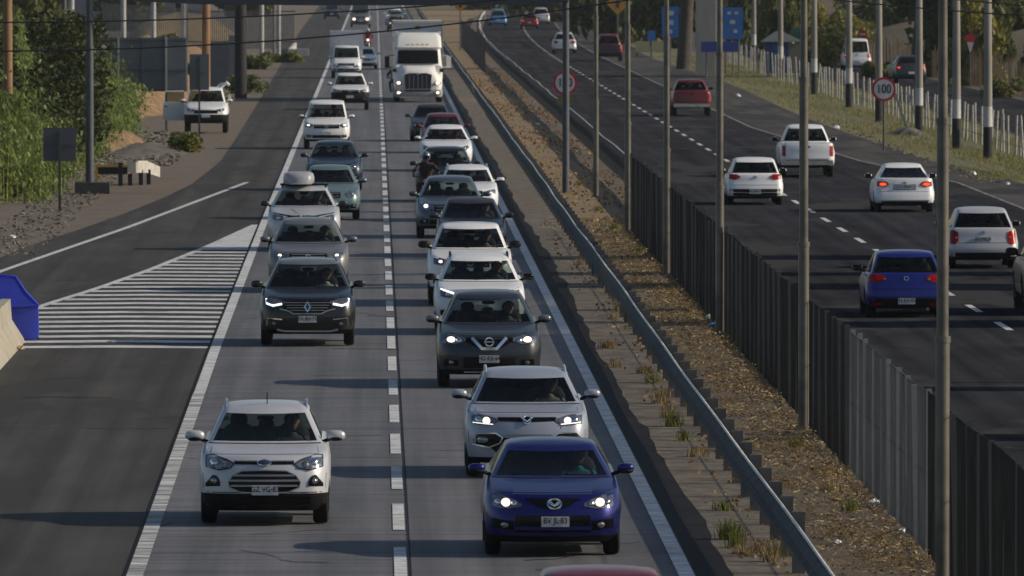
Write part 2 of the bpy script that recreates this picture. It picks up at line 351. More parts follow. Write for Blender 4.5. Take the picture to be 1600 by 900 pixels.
class Car:
    def __init__(s, kind, style, X, Z, colour, label, cat, group=None, rear=False, name=None, rz=0, **kw):
        s.P = P = dict(PRE[style]); P.update(kw); s.style = style
        s.lo = Z > 420; s.ns = 14 if s.lo else 34
        L = P['L']
        loc = (X, Z - P['fa'], .012) if not rear else (X, Z + (L - P['ra']) + P['ra'] * 0 , .012)
        s.root = empty(name or kind, loc, label, cat, group, (math.pi if rear else 0) + rz)
        s.back = rear; s.paint = colour; s.body()
        s.wheels(); s.mirrors(); s.cabin()
    def ring(s, z, yf, yr, hw, cf=.20, rf=.30, cr=.08, rr=.22, w=0.0, low=False):
        P = s.P; ym = (P['wt'] + P['re']) / 2; hl = (P['re'] - P['wt']) / 2 + .1; pts = []
        rfy, rry = rf * 1.5, rr * 1.2
        half = []
        for u in FU:
            x = u * (hw - rf); half.append([x, yf + cf * (x / hw) ** 2])
        yc = half[-1][1]
        for a in CA: half.append([hw - rf + rf * math.sin(a), yc + rfy * (1 - math.cos(a))])
        x1 = hw - rr; yre = yr - cr * (x1 / hw) ** 2
        y0, y1 = yc + rfy, yre - rry
        for k in range(1, s.ns): half.append([hw, y0 + (y1 - y0) * k / s.ns])
        for a in CA[::-1]: half.append([hw - rr + rr * math.sin(a), yre - rry * (1 - math.cos(a))])
        for u in FU[::-1]:
            x = u * x1; half.append([x, yr - cr * (x / hw) ** 2])
        for i, (x, y) in enumerate(half):
            zz = z
            if x > hw - .02 and .1 < y < P['L'] - .1 and not low: x -= .03 * ((y - P['L'] / 2) / (P['L'] / 2)) ** 4
            if w: zz = z - w * .055 * ((y - ym) / hl) ** 2
            elif y > P['cy'] and z > P['N']: zz += P['rise'] * (y - P['cy']) / (P['L'] - P['cy']) * min(1, (z - P['N']) / max(.01, P['C'] - P['N']))
            if low and x > .5:
                for yc2 in (P['fa'], P['ra']):
                    Ra = P['wr'] + .06; d = y - yc2
                    if abs(d) < Ra: zz = max(zz, P['wr'] + math.sqrt(Ra * Ra - d * d) * .97)
            pts.append((x, y, zz))
        # full loop: right half then mirrored left half
        return pts + [(-x, y, z2) for x, y, z2 in pts[-2:0:-1]]
    def body(s):
        P = s.P; L, W2, gc, N, C, cy, H = P['L'], P['W'] / 2, P['gc'], P['N'], P['C'], P['cy'], P['H']
        n1 = N + .015; hood = lambda t: (.17 + t * (cy - .17))
        ct = P.get('ct', .04)
        pk = s.style == 'pickup'
        yb = L - .10 if not pk else L - .04
        rf = P.get('rf', .30)
        rows = [s.ring(gc, .16, L - .16, W2 - .10, low=True, rf=rf), s.ring(gc + .09, .04, L - .05, W2 - .035, low=True, rf=rf),
                s.ring(gc + (N - gc) * .33, 0, L, W2 - .005, low=True, rf=rf), s.ring(gc + (N - gc) * .55, .0, L - .02, W2, low=True, rf=rf),
                s.ring(N - .14, .035, L - .05, W2, low=True, rf=rf), s.ring(N - .04, .085, yb, W2 - .008, cf=.21, rf=rf),
                s.ring(n1, .165, yb - .005, W2 - .016, cf=.22, rf=rf), s.ring(N + (C - N) * .45, hood(.33), yb - .02, W2 - .026, cf=.19, rf=rf),
                s.ring(N + (C - N) * .78, hood(.68), yb - .035, W2 - .04, cf=.17, rf=.27), s.ring(C, cy, yb - .06, W2 - .06, cf=.15, rf=.22)]
        nb = len(rows)
        P.setdefault('clad', 1)
        hb, hr = W2 - P.get('shoulder', .105), P['hr']; zt = H - .075
        G = []
        for t in (0, .07, .35, .65, .93, 1.0):
            te = t ** 1.15
            G.append(s.ring(C + .012 + t * (zt - C - .012) + (P['rise'] * 0), cy + .03 + t * (P['wt'] - cy - .03), P['gb'] - (t ** 1.2) * (P['gb'] - P['re']),
                            hb + te * (hr - hb), cf=.16, rf=.13, cr=.10, rr=.13, w=t if t > 0 else .0001))
        if P['rise']:
            for g, t in zip(G, (0, .07, .35, .65, .93, 1.0)):
                for i, (x, y, z) in enumerate(g): g[i] = (x, y, z + P['rise'] * (1 - t) * max(0, min(1, (y - cy) / (L - cy))))
        rows += G
        for sx, dz, dy in ((.955, .030, .06), (.86, .048, .14), (.6, .066, .26), (.3, .074, .34), (0.0, .076, .36)):
            r = []
            for (x, y, z) in G[-1]:
                ym = (P['wt'] + P['re']) / 2; yy = y + (dy if y < ym - .3 else (-dy * .7 if y > ym + .3 else 0))
                ym2 = P['wt'] if y < ym else P['re']
                zz = zt + dz - .055 * ((yy - ym) / ((P['re'] - P['wt']) / 2 + .1)) ** 2
                r.append((x * sx, yy, zz))
            rows.append(r)
        n = len(rows[0]); nh = (n + 2) // 2
        s.V = [v for r in rows for v in r]; nf = len(FU)
        hl = P['clad'] if 'clad' in P else 0
        groups = {k: [] for k in ('body', 'hood', 'roof', 'cladding', 'windshield', 'rear_window', 'side_window_a', 'side_window_b', 'side_window_c', 'side_window_d', 'cowl')}
        ncr = nf + len(CA) - 1          # column where side starts
        s0 = ncr; s1 = ncr + s.ns       # side columns
        gt = P.get('gtop', 4)
        for k in range(len(rows) - 1):
            for j in range(n):
                q = k * n + j; q2 = k * n + (j + 1) % n; f = (q, q2, q2 + n, q + n)
                jj = j if j < nh - 1 else n - 1 - j        # half-column index
                right = j < nh - 1
                key = 'body'
                if k >= nb + 5: key = 'roof'
                elif nb <= k - 1 + 1 and nb + 1 - 0 <= k + 0 <= nb + gt - 1 + 0 and k >= nb + 1:
                    fr = (jj - s0) / s.ns
                    if jj < nf + 1: key = 'windshield'
                    elif jj >= nh - 1 - (nf + P.get('rwx', 1)) and not P.get('norw'): key = 'rear_window'
                    elif jj >= s0 and jj < s1 and not P.get('panelvan'):
                        if .03 <= fr < .40: key = 'side_window_a' if right else 'side_window_b'
                        elif .45 <= fr < (.93 if s.style != 'pickup' else .9): key = 'side_window_c' if right else 'side_window_d'
                elif k == nb - 1 and jj < nf + 2: key = 'cowl'
                elif 6 <= k < nb - 1 and jj < nf - 1: key = 'hood'
                elif k < 6 and hl:
                    zc = (rows[k][j][2] + rows[k + 1][j][2]) / 2
                    if k < hl: key = 'cladding'
                groups[key].append(f)
        s.bvh = BVHTree.FromPolygons(s.V, [f for g in groups.values() for f in g])
        def mk(name, keys, m, parent=s.root):
            fs = [f for k in keys for f in groups[k]]
            if not fs: return None
            used = sorted({i for f in fs for i in f}); mp = {i: a for a, i in enumerate(used)}
            me = bpy.data.meshes.new(name); me.from_pydata([s.V[i] for i in used], [], [tuple(mp[i] for i in f) for f in fs]); me.update()
            bm = bmesh.new(); bm.from_mesh(me); bmesh.ops.remove_doubles(bm, verts=bm.verts, dist=.0005); bm.to_mesh(me); bm.free()
            return link(name, me, m, parent, 38)
        mk('body', ['body'], s.paint)
        mk('hood', ['hood'], s.paint); mk('roof', ['roof'], P.get('roofm', s.paint)); mk('bumper_cladding', ['cladding'], P.get('cladm', M['black'])); mk('cowl', ['cowl'], M['black'])
        s.ws = mk('windshield', ['windshield'], M['glass']); mk('rear_window', ['rear_window'], P.get('rwm', M['glass']))
        for k in 'abcd': mk('side_window', ['side_window_' + k], M['glass'] if k in 'ab' else P.get('pvm', M['glass_dark']))
        # underbody
        mb = MB(); mb.box(-W2 + .27, W2 - .27, .25, L - .25, gc + .02, gc + .30)
        mb.box(-W2 + .12, W2 - .12, P['fa'] + P['wr'] + .08, P['ra'] - P['wr'] - .08, gc + .01, gc + .2)
        # dark wheel wells
        for yc in (P['fa'], P['ra']):
            for sx in (-1, 1): mb.box(*sorted((sx * (W2 - .27), sx * (W2 - .035))), yc - P['wr'] - .05, yc + P['wr'] + .05, P['wr'] + .12, P['wr'] * 2 + .05)
        mb.build('underbody', M['black'], s.root)
    def hit(s, x, z, rear=False):
        o = Vector((x, -3 if not rear else s.P['L'] + 3, z)); d = Vector((0, 1 if not rear else -1, 0))
        h = s.bvh.ray_cast(o, d)
        return h[0].y if h[0] is not None else (.1 if not rear else s.P['L'] - .1)
    def patch(s, name, m, top, bot, proud=.012, n=4, mm=None, parent=None, rear=False):
        """a panel draped over the nose or tail; top and bot are x,z polylines over the same x range"""
        rear = s.back if rear is None else rear
        mm = mm or (14 if not s.lo else 6); x0, x1 = top[0][0], top[-1][0]
        tx, tz = zip(*top); bx_, bz = zip(*bot); xs = np.linspace(x0, x1, mm + 1); g = []
        sg = -1 if not rear else 1
        for i in range(n + 1):
            for x in xs:
                a, b2 = np.interp(x, tx, tz), np.interp(x, bx_, bz); z = b2 + (a - b2) * i / n
                g.append((x, s.hit(x, z, rear) + sg * proud, z))
        fs = [(i * (mm + 1) + j, i * (mm + 1) + j + 1, (i + 1) * (mm + 1) + j + 1, (i + 1) * (mm + 1) + j) for i in range(n) for j in range(mm)]
        if rear: fs = [f[::-1] for f in fs]
        bd = list(range(mm + 1)) + [i * (mm + 1) + mm for i in range(1, n + 1)] + [n * (mm + 1) + j for j in range(mm - 1, -1, -1)] + [i * (mm + 1) for i in range(n - 1, 0, -1)]
        b0 = len(g); g2 = g + [(g[i][0], g[i][1] - sg * (proud + .02), g[i][2]) for i in bd]; k = len(bd)
        fs += [(bd[i], b0 + i, b0 + (i + 1) % k, bd[(i + 1) % k])[::(1 if not rear else -1)] for i in range(k)]
        mb = MB(); mb.add(g2, fs); return mb.build(name, m, parent or s.root, 30)
    def two(s, name, m, top, bot, **kw):
        a = s.patch(name, m, top, bot, **kw)
        f = lambda p: [(-x, z) for x, z in p[::-1]]
        return a, s.patch(name, m, f(top), f(bot), **kw)
    def line(s, name, m, pts, w=.02, proud=.02, closed=False, parent=None, rear=False, t=.02, both=False):
        """a raised band following a polyline on the nose or tail"""
        if both: s.line(name, m, [(-x, z) for x, z in pts], w, proud, closed, parent, rear, t)
        P2 = []
        k = len(pts); segs = k if closed else k - 1
        for i in range(segs):
            a, b2 = pts[i], pts[(i + 1) % k]; q = max(1, int(math.hypot(b2[0] - a[0], b2[1] - a[1]) / .07))
            for j in range(q): P2.append((a[0] + (b2[0] - a[0]) * j / q, a[1] + (b2[1] - a[1]) * j / q))
        if not closed: P2.append(pts[-1])
        k = len(P2); mb = MB(); sg = -1 if not rear else 1
        def emit_one(mir):
            b0 = len(mb.v)
            for i, (x, z) in enumerate(P2):
                p, q = (P2[(i - 1) % k], P2[(i + 1) % k]) if closed else (P2[max(0, i - 1)], P2[min(k - 1, i + 1)])
                dx, dz = q[0] - p[0], q[1] - p[1]; l = math.hypot(dx, dz) or 1; nx, nz = -dz / l * w / 2, dx / l * w / 2
                y = s.hit(x * mir, z, rear) + sg * proud
                mb.v += [((x + nx) * mir, y, z + nz), ((x - nx) * mir, y, z - nz), ((x + nx) * mir, y - sg * t, z + nz * 1.2), ((x - nx) * mir, y - sg * t, z - nz * 1.2)]
            for i in range(k if closed else k - 1):
                a, b2 = b0 + 4 * i, b0 + 4 * ((i + 1) % k)
                mb.f.extend([(a, b2, b2 + 1, a + 1), (a, a + 2, b2 + 2, b2), (a + 1, b2 + 1, b2 + 3, a + 3)])
        emit_one(1)
        o = mb.build(name, m, parent or s.root, 40); fix_normals(o.data); return o
    def disc(s, name, m, x, z, rx, rz, proud=.02, parent=None, rear=False, n=14):
        y = s.hit(x, z, rear) + (-proud if not rear else proud); mb = MB()
        d = .03 if not rear else -.03
        ring = [(x + rx * math.cos(2 * math.pi * i / n), z + rz * math.sin(2 * math.pi * i / n)) for i in range(n)]
        ys = [s.hit(a, b, rear) + (-proud if not rear else proud) for a, b in ring]; y = min(y, min(ys)) if not rear else max(y, max(ys))
        mb.add([(x, y - d * .2, z)] + [(a, yy, b) for (a, b), yy in zip(ring, ys)] + [(a, yy + d, b) for (a, b), yy in zip(ring, ys)],
               [(0, 1 + (i + 1) % n, 1 + i) for i in range(n)] + [(1 + i, 1 + (i + 1) % n, 1 + n + (i + 1) % n, 1 + n + i) for i in range(n)])
        o = mb.build(name, m, parent or s.root, 50); fix_normals(o.data); return o
    def ringband(s, name, m, x, z, rx, rz, w=.018, **kw):
        n = 18; return s.line(name, m, [(x + rx * math.cos(2 * math.pi * i / n), z + rz * math.sin(2 * math.pi * i / n)) for i in range(n)], w=w, closed=True, **kw)
    def plate(s, z, txt=None, rear=False, x=0, w=.36, h=.13):
        y = min(s.hit(x + a, z, rear) for a in (-.15, 0, .15)) - .03 if not rear else max(s.hit(x + a, z, rear) for a in (-.15, 0, .15)) + .03
        mb = MB(); mb.box(x - w / 2, x + w / 2, *sorted((y, y + (.04 if not rear else -.04))), z - h / 2, z + h / 2)
        o = mb.build('license_plate', M['plate'], s.root)
        if txt:
            text(txt, .105, M['ink'], o, (x, y + (-.004 if not rear else .004), z + .012), back=rear, name='plate_lettering', squash=.86)
    def wheels(s):
        P = s.P; r = P['wr']; tw = P.get('tw', .21); prof = [(r * .62, -tw / 2), (r * .86, -tw / 2), (r * .97, -tw / 2 + .02), (r, -tw / 2 + .05), (r, tw / 2 - .05), (r * .97, tw / 2 - .02), (r * .86, tw / 2), (r * .62, tw / 2)]
        n = 20 if s.lo else 32
        mb = MB()
        for i in range(n):
            a = 2 * math.pi * i / n
            for (q, x) in prof: mb.v.append((x, q * math.cos(a), q * math.sin(a)))
        k = len(prof)
        for i in range(n):
            for j in range(k - 1): a, b2 = i * k + j, ((i + 1) % n) * k + j; mb.f.append((a, b2, b2 + 1, a + 1))
        me = bpy.data.meshes.new('wheel'); me.from_pydata(mb.v, [], mb.f); me.update(); me.materials.append(M['rubber'])
        me.polygons.foreach_set('use_smooth', [True] * len(me.polygons)); me.set_sharp_from_angle(angle=R(35)); fix_normals(me)
        rb = MB(); q = r * .63
        rb.add([(tw * .28, q * math.cos(2 * math.pi * i / n), q * math.sin(2 * math.pi * i / n)) for i in range(n)] + [(-tw * .1, 0, 0)], [(i, (i + 1) % n, n) for i in range(n)])
        for i in range(5):
            a = 2 * math.pi * i / 5; c, sn = math.cos(a), math.sin(a); t = .035
            rb.add([(tw * .40, y * c - z * sn, y * sn + z * c) for y, z in ((0, -t), (q * .98, -t * 1.3), (q * .98, t * 1.3), (0, t))], [(0, 1, 2, 3)])
        rb.add([(tw * .42, .055 * math.cos(2 * math.pi * i / 8), .055 * math.sin(2 * math.pi * i / 8)) for i in range(8)], [tuple(range(8))])
        rme = bpy.data.meshes.new('rim'); rme.from_pydata(rb.v, [], rb.f); rme.update(); rme.materials.append(P.get('rimm', M['alloy']))
        for yc in (P['fa'], P['ra']):
            for sx in (-1, 1):
                o = bpy.data.objects.new('wheel', me); col.objects.link(o); o.parent = s.root
                o.location = (sx * (P['W'] / 2 - tw / 2 - .02), yc, r); o.rotation_euler = (0, 0, 0 if sx > 0 else math.pi)
                if not s.lo: ri = bpy.data.objects.new('rim', rme); col.objects.link(ri); ri.parent = o
    def mirrors(s):
        P = s.P; z = P['C'] + P.get('mz', .10); y = P['cy'] + .42; x = P['W'] / 2
        for sx in (-1, 1):
            mb = MB(); mb.ell((sx * (x + .075), y, z), (P.get('mw', .115), .075, P.get('mh', .075) * .82), 12, 8, 2.6)
            o = mb.build('side_mirror', P.get('mirm', s.paint), s.root, 60)
            mb = MB(); mb.ell((sx * (x + .075), y - .004, z - .038), (.105, .074, .042), 12, 6, 2.4)
            mb.tube([(sx * (x + .02), y + .01, z - .04), (sx * (x - .10), y + .05, z - .09)], .028, 6)
            mb.build('mirror_foot', M['black'], o, 60)
            if s.back:
                mb = MB(); mb.add([(sx * (x + .075) + a * .09, y + .078, z + b2 * .055) for a, b2 in ((-1, -1), (1, -1), (1, 1), (-1, 1))], [(0, 1, 2, 3)]); mb.build('mirror_glass', M['gloss'], o)
    def cabin(s):
        P = s.P; C, cy = P['C'], P['cy']; W2 = P['W'] / 2 - .12
        mb = MB(); mb.box(-W2 + .02, W2 - .02, cy + .22, cy + .55, C - .3, C - .015); mb.box(-W2, W2, cy + .3, P['gb'] - .15, C - .50, C - .46)
        mb.box(-W2 - .02, -W2, cy + .3, P['gb'] - .2, C - .5, C - .02); mb.box(W2, W2 + .02, cy + .3, P['gb'] - .2, C - .5, C - .02)
        mb.build('dashboard', M['inter'], s.root)
        yf = max(P['wt'], cy + .5) + .45
        for sx in (-1, 1):
            mb = MB(); mb.ell((sx * .37, yf, C - .10), (.24, .09, .34), 12, 8, 3.2); mb.ell((sx * .37, yf + .03, C + .28), (.125, .05, .09), 10, 6, 2.6)
            mb.tube([(sx * .37, yf + .02, C + .15), (sx * .37, yf + .03, C + .3)], .03, 6)
            mb.build('seat', M['seatm'], s.root, 60)
        if P['gb'] - yf > .9:
            mb = MB(); mb.ell((0, yf + .85, C - .12), (.60, .09, .28), 14, 8, 4)
            for x in (-.38, 0, .38): mb.ell((x, yf + .88, C + .18), (.11, .05, .07), 10, 6, 2.6)
            mb.build('rear_seat', M['seatm'], s.root, 60)
        # headliner and mirror
        mb = MB(); h = P['H'] - .14
        mb.box(-P['hr'] + .06, P['hr'] - .06, P['wt'] + .12, P['re'] - .1, h - .01, h + .015); mb.build('headliner', M['inter'], s.root)
        if not s.lo:
            mb = MB(); mb.ell((0, P['wt'] + .03, P['H'] - .21), (.12, .03, .035), 10, 6, 3); mb.build('rear_view_mirror', M['black'], s.root, 60)
            mb = MB(); n = 16; c = Vector((.37, cy + .62, C - .02))
            mb.tube([c + Vector((.18 * math.cos(2 * math.pi * i / n), .05 * math.sin(2 * math.pi * i / n), .17 * math.sin(2 * math.pi * i / n))) for i in range(n + 1)], .015, 6, False)
            mb.build('steering_wheel', M['black'], s.root, 60)
            mb = MB()
            for x0, x1 in ((-.55, -.02), (.10, .62)):
                mb.tube([(x0 + .05, s.hit(x0 + .05, C + .05) - .01, C + .05), (x1, s.hit(x1, C + .04) - .01, C + .035)], .011, 5)
            mb.build('wiper', M['black'], s.root)
    def roof_rails(s, m=None):
        P = s.P
        for sx in (-1, 1):
            pts = []
            for i in range(9):
                t = i / 8; y = P['wt'] + .22 + t * (P['re'] - P['wt'] - .35)
                pts.append((sx * (P['hr'] - .035), y, P['H'] - .06 + .065 * min(1, 6 * min(t, 1 - t)) - .05 * (2 * t - 1) ** 2))
            MB().tube(pts, .022, 6).build('roof_rail', m or M['silverp'], s.root, 60)
    def antenna(s, y=None, lean=.15):
        P = s.P; y = y or P['wt'] + .3
        MB().tube([(.02, y, P['H'] - .03), (.02, y + lean, P['H'] + .13)], .008, 5).build('antenna', M['black'], s.root)
    def gaps(s):
        P = s.P; N, C = P['N'], P['C']; W2 = P['W'] / 2
        s.line('hood_side_gap', M['gap'], [(W2 - .155, N + .035), (W2 - .17, C - .03)], w=.010, proud=.003, t=.004, both=True)
        s.line('bumper_gap', M['gap'], [(W2 - .06, P['gc'] + .30), (W2 - .05, N - .22)], w=.008, proud=.003, t=.004, both=True)
        s.line('hood_gap', M['gap'], [(-W2 + .16, N + .03), (0, N + .03), (W2 - .16, N + .03)], w=.010, proud=.003, t=.004)
    def drivers(s, *a, **k): driver(s, *a, **k)

def head_mesh(c, r=.105, hair=None):
    """head with brow, nose, mouth and ears facing -y"""
    mb = MB(); n, k = 16, 12
    for i in range(k + 1):
        th = -math.pi / 2 + math.pi * i / k; zz = math.sin(th); cc = math.cos(th)
        jaw = 1 - .28 * max(0, -zz) ** 1.2
        for j in range(n):
            a = 2 * math.pi * j / n; x, y = math.cos(a) * cc * jaw, math.sin(a) * cc
            y2 = y * (1.12 if y > 0 else 1.0)
            if y < -.3:
                y2 -= .16 * math.exp(-(x / .16) ** 2 - ((zz + .08) / .17) ** 2)      # nose
                y2 += .07 * math.exp(-((abs(x) - .36) / .16) ** 2 - ((zz - .12) / .13) ** 2)  # eye sockets
                y2 -= .05 * math.exp(-(x / .25) ** 2 - ((zz + .45) / .09) ** 2)       # lips
            mb.v.append((c[0] + x * r * .80, c[1] + y2 * r * .95, c[2] + zz * r * 1.22))
    for i in range(k):
        for j in range(n): q, q2 = i * n + j, i * n + (j + 1) % n; mb.f.append((q, q2, q2 + n, q + n))
    for sx in (-1, 1): mb.ell((c[0] + sx * r * .80, c[1] + .01, c[2]), (.012, .022, .03), 8, 6)
    return mb
def skin(name, joints, bones, m, parent, sub=1):
    """joints: name -> (pos, radius); one continuous skinned figure"""
    me = bpy.data.meshes.new(name); keys = list(joints); idx = {k: i for i, k in enumerate(keys)}
    me.from_pydata([joints[k][0] for k in keys], [(idx[a], idx[b]) for a, b in bones], [])
    o = bpy.data.objects.new(name, me); col.objects.link(o)
    md = o.modifiers.new('s', 'SKIN'); sv = me.skin_vertices[0].data
    for k in keys:
        r = joints[k][1]; sv[idx[k]].radius = r if hasattr(r, '__len__') else (r, r)
    sv[0].use_root = True
    if sub: md2 = o.modifiers.new('d', 'SUBSURF'); md2.levels = sub; md2.render_levels = sub
    dg = bpy.context.evaluated_depsgraph_get(); me2 = bpy.data.meshes.new_from_object(o.evaluated_get(dg))
    bpy.data.objects.remove(o); me2.materials.clear()
    return link(name, me2, m, parent, 180)
SK = mat('skin', (.36, .20, .14), .6, nscale=8)
HAIR = mat('dark_hair', (.015, .011, .009), .8, nscale=30)
_dcache = {}
def hand_bones(J, B, key, wrist, d, side):
    """palm, four curled fingers and a thumb"""
    w = Vector(wrist); d = Vector(d).normalized(); up = Vector((side, 0, 0)); pr = d.cross(up).normalized()
    palm = w + d * .05; J[key + 'p'] = (palm, (.022, .034)); B.append((key, key + 'p'))
    for i, ln in enumerate((.036, .042, .039, .03)):
        o = up * ((i - 1.5) * .02); a = palm + d * .035 + o; b = a + d * ln * .7 - pr * ln * .3; c = b - pr * ln * .75 - d * .008
        for q, p in (('a', a), ('b', b), ('c', c)): J[f'{key}{i}{q}'] = (p, .0085)
        B.extend([(key + 'p', f'{key}{i}a'), (f'{key}{i}a', f'{key}{i}b'), (f'{key}{i}b', f'{key}{i}c')])
    t1 = w + d * .03 - up * .036; t2 = t1 + d * .03 - up * .012 - pr * .015
    J[key + 't1'] = (t1, .0105); J[key + 't2'] = (t2, .009); B.extend([(key, key + 't1'), (key + 't1', key + 't2')])
def driver(car, label, shirt=(.12, .12, .14), shirtname='dark_shirt', hair=HAIR, x=.37, passenger=False):
    P = car.P; C = P['C']; y = max(P['wt'], P['cy'] + .5) + .30; base = C - .44
    root = empty('person', (car.root.location.x + x, car.root.location.y + y, car.root.location.z), label, 'person', 'people seated in the approaching cars')
    z0 = base
    key = passenger
    if key not in _dcache:
        J, B = {}, []
        J['hip'] = ((0, .0, 0), (.16, .12)); J['waist'] = ((0, .02, .18), (.15, .11)); J['chest'] = ((0, .03, .38), (.17, .11)); J['neck0'] = ((0, .03, .50), (.07, .06)); J['neck'] = ((0, .01, .57), (.05, .05))
        B += [('hip', 'waist'), ('waist', 'chest'), ('chest', 'neck0'), ('neck0', 'neck')]
        for sx, k in ((-1, 'l'), (1, 'r')):
            J[k + 'sh'] = ((sx * .19, .03, .44), .062)
            if passenger: el, wr = (sx * .22, -.12, .22), (sx * .10, -.30, .12)
            else: el, wr = (sx * .25, -.16, .26), (sx * .15, -.36, .33)
            J[k + 'el'] = (el, .045); J[k + 'wr'] = (wr, .030)
            B += [('chest', k + 'sh'), (k + 'sh', k + 'el'), (k + 'el', k + 'wr')]
            J[k + 'hp'] = ((sx * .10, -.02, -.02), .085); J[k + 'kn'] = ((sx * .14, -.42, .04), .062); J[k + 'an'] = ((sx * .13, -.60, -.30), .042); J[k + 'ft'] = ((sx * .13, -.72, -.33), .038)
            B += [('hip', k + 'hp'), (k + 'hp', k + 'kn'), (k + 'kn', k + 'an'), (k + 'an', k + 'ft')]
        b = skin('shirt', J, B, None, None); _dcache[key] = b.data; bpy.data.objects.remove(b)
        J, B = {}, []
        for sx, k in ((-1, 'l'), (1, 'r')):
            wr = (sx * .10, -.30, .12) if passenger else (sx * .15, -.36, .33)
            J2, B2 = {k: (Vector(wr), .028)}, []
            hand_bones(J2, B2, k, wr, (0, -.5, .85) if not passenger else (0, -1, -.1), -sx); J = J2; B = B2
            h = skin('hand', J, B, None, None); _dcache[(key, k)] = h.data; bpy.data.objects.remove(h)
    me = _dcache[key].copy(); me.materials.clear(); me.materials.append(mat(shirtname, shirt, .9)); o = bpy.data.objects.new('body', me); col.objects.link(o); o.parent = root; o.location = (0, 0, z0)
    for k in 'lr':
        h = bpy.data.objects.new('hand', _dcache[(key, k)]); col.objects.link(h); h.parent = root; h.location = (0, 0, z0)
        if not h.data.materials: h.data.materials.append(SK)
    hd = head_mesh((0, 0, .70)).build('head', SK, root, 70); hd.location = (0, 0, z0)
    mb = MB(); mb.ell((0, .022, .735), (.092, .108, .10), 14, 8); hb = mb.build('hair', hair, hd, 70)
    return root
# ---- fronts
def mir(p): return [(-x, z) for x, z in p[::-1]]
def front_generic(c, lit=True, hz=None, hx=(.44, .80), gw=.42, gz=None, plate=True, led=False, dark=False, low=True, slats=2, fog=True, badge='ring', txt=None, hs=.14, grille_trim=None):
    i_ = len(c.root.children); P = c.P; N = P['N']; hz = hz or N - .08; W2 = P['W'] / 2; x0, x1 = hx; x1 = min(x1, W2 - .07)
    top = [(x0, hz + hs * .15), (x1 - .12, hz + hs * .55), (x1, hz + hs * .75)]; bot = [(x0, hz - hs * .15), (x0 + .12, hz - hs * .45), (x1, hz - hs * .25)]
    hl = c.two('headlight', M['lens_dark' if dark or i_ % 2 else 'lens'], top, bot, proud=.010)
    for h, sx in zip(hl, (1, -1)):
        xm = (x0 + x1) / 2 + .03
        if lit: c.disc('bulb', M['lamp'] if not led else M['led'], sx * xm, hz + .01, (.042 if not c.lo else .06), .03, proud=.022, parent=h)
        else: c.disc('bulb', M['chrome'], sx * xm, hz + .01, .05, .035, proud=.02, parent=h)
        if led: c.line('daytime_light', M['led'], [(sx * (x0 + .02), hz - .02), (sx * (x0 + .12), hz - hs * .40), (sx * (x1 - .03), hz - hs * .22)], w=.026, proud=.022, parent=h)
    gz = gz or (N - .19, N - .03); a, b2 = gz
    g = c.patch('grille', M['gloss'], [(-gw, b2), (0, b2 + .012), (gw, b2)], [(-gw * .8, a), (0, a), (gw * .8, a)], proud=.008)
    for i in range(slats):
        z = a + (b2 - a) * (i + .6) / slats; c.line('grille_bar', grille_trim or M['silverp'], [(-gw * .9, z), (gw * .9, z)], w=.018, proud=.02, parent=g)
    if badge: c.ringband('emblem', M['chrome'], 0, (a + b2) / 2, .085 if badge != 'ring' else .062, .055, w=.018, proud=.035, parent=g)
    zl = P['gc'] + (N - P['gc']) * .28
    if low: c.patch('air_intake', M['black'], [(-.56, zl + .06), (.56, zl + .06)], [(-.48, zl - .06), (.48, zl - .06)], proud=.006)
    if fog:
        for f in c.two('fog_light', M['gloss'], [(.60, zl + .07), (W2 - .12, zl + .07)], [(.60, zl - .04), (W2 - .14, zl - .04)], proud=.008, mm=6):
            pass
        for sx in (-1, 1): c.disc('fog_bulb', M['lens'], sx * .69, zl + .015, .04, .035, proud=.018)
    if plate: c.plate(P['gc'] + (N - P['gc']) * .46, txt)
def rear_generic(c, lights, win_z=None, plate_z=.62, txt=None, brake=False, bumper=None, badge=True, high=False, chrome_bar=None, stop=None):
    P = c.P; W2 = P['W'] / 2
    for i, o in enumerate(c.two('tail_light', M['red'], lights[0], lights[1], proud=.014, rear=True)):
        xs = [p[0] for p in lights[0]]; xm = (xs[0] + xs[-1]) / 2; zm = (lights[0][0][1] + lights[1][0][1]) / 2; sx = 1 if i == 0 else -1
        if brake: c.disc('brake_bulb', M['brake'], sx * xm, zm, abs(xs[-1] - xs[0]) * .3, .05, proud=.024, parent=o, rear=True)
        c.disc('reversing_lens', M['lens'], sx * (xs[0] + .05), zm - .02, .03, .025, proud=.022, parent=o, rear=True)
    if bumper: c.patch('bumper_cladding', M['black'], [(-W2 + .10, bumper), (W2 - .10, bumper)], [(-W2 + .2, P['gc'] + .04), (W2 - .2, P['gc'] + .04)], proud=.008, rear=True, n=4)
    if stop: c.patch('high_stop_light', M['red'], [(-.18, stop + .015), (.18, stop + .015)], [(-.18, stop - .015), (.18, stop - .015)], rear=True, n=1)
    if badge: c.ringband('emblem', M['chrome'], 0, P['C'] - .07, .05, .035, w=.013, proud=.02, rear=True)
    c.plate(plate_z, txt, rear=True)
    c.line('lid_gap', M['gap'], [(-W2 + .14, P['gc'] + .42), (W2 - .14, P['gc'] + .42)], w=.01, proud=.003, t=.004, rear=True)
    if not c.lo:
        yy = c.hit(0, P['C'] + .10, True)
        MB().tube([(0, yy + .02, P['C'] + .08), (.33, c.hit(.33, P['C'] + .14, True) + .02, P['C'] + .15)], .011, 5).build('rear_wiper', M['black'], c.root)
    MB().tube([(-.45, P['L'] - .25, P['gc']), (-.45, P['L'] - .04, P['gc'] - .01)], .03, 8).build('exhaust_pipe', M['silverp'], c.root)

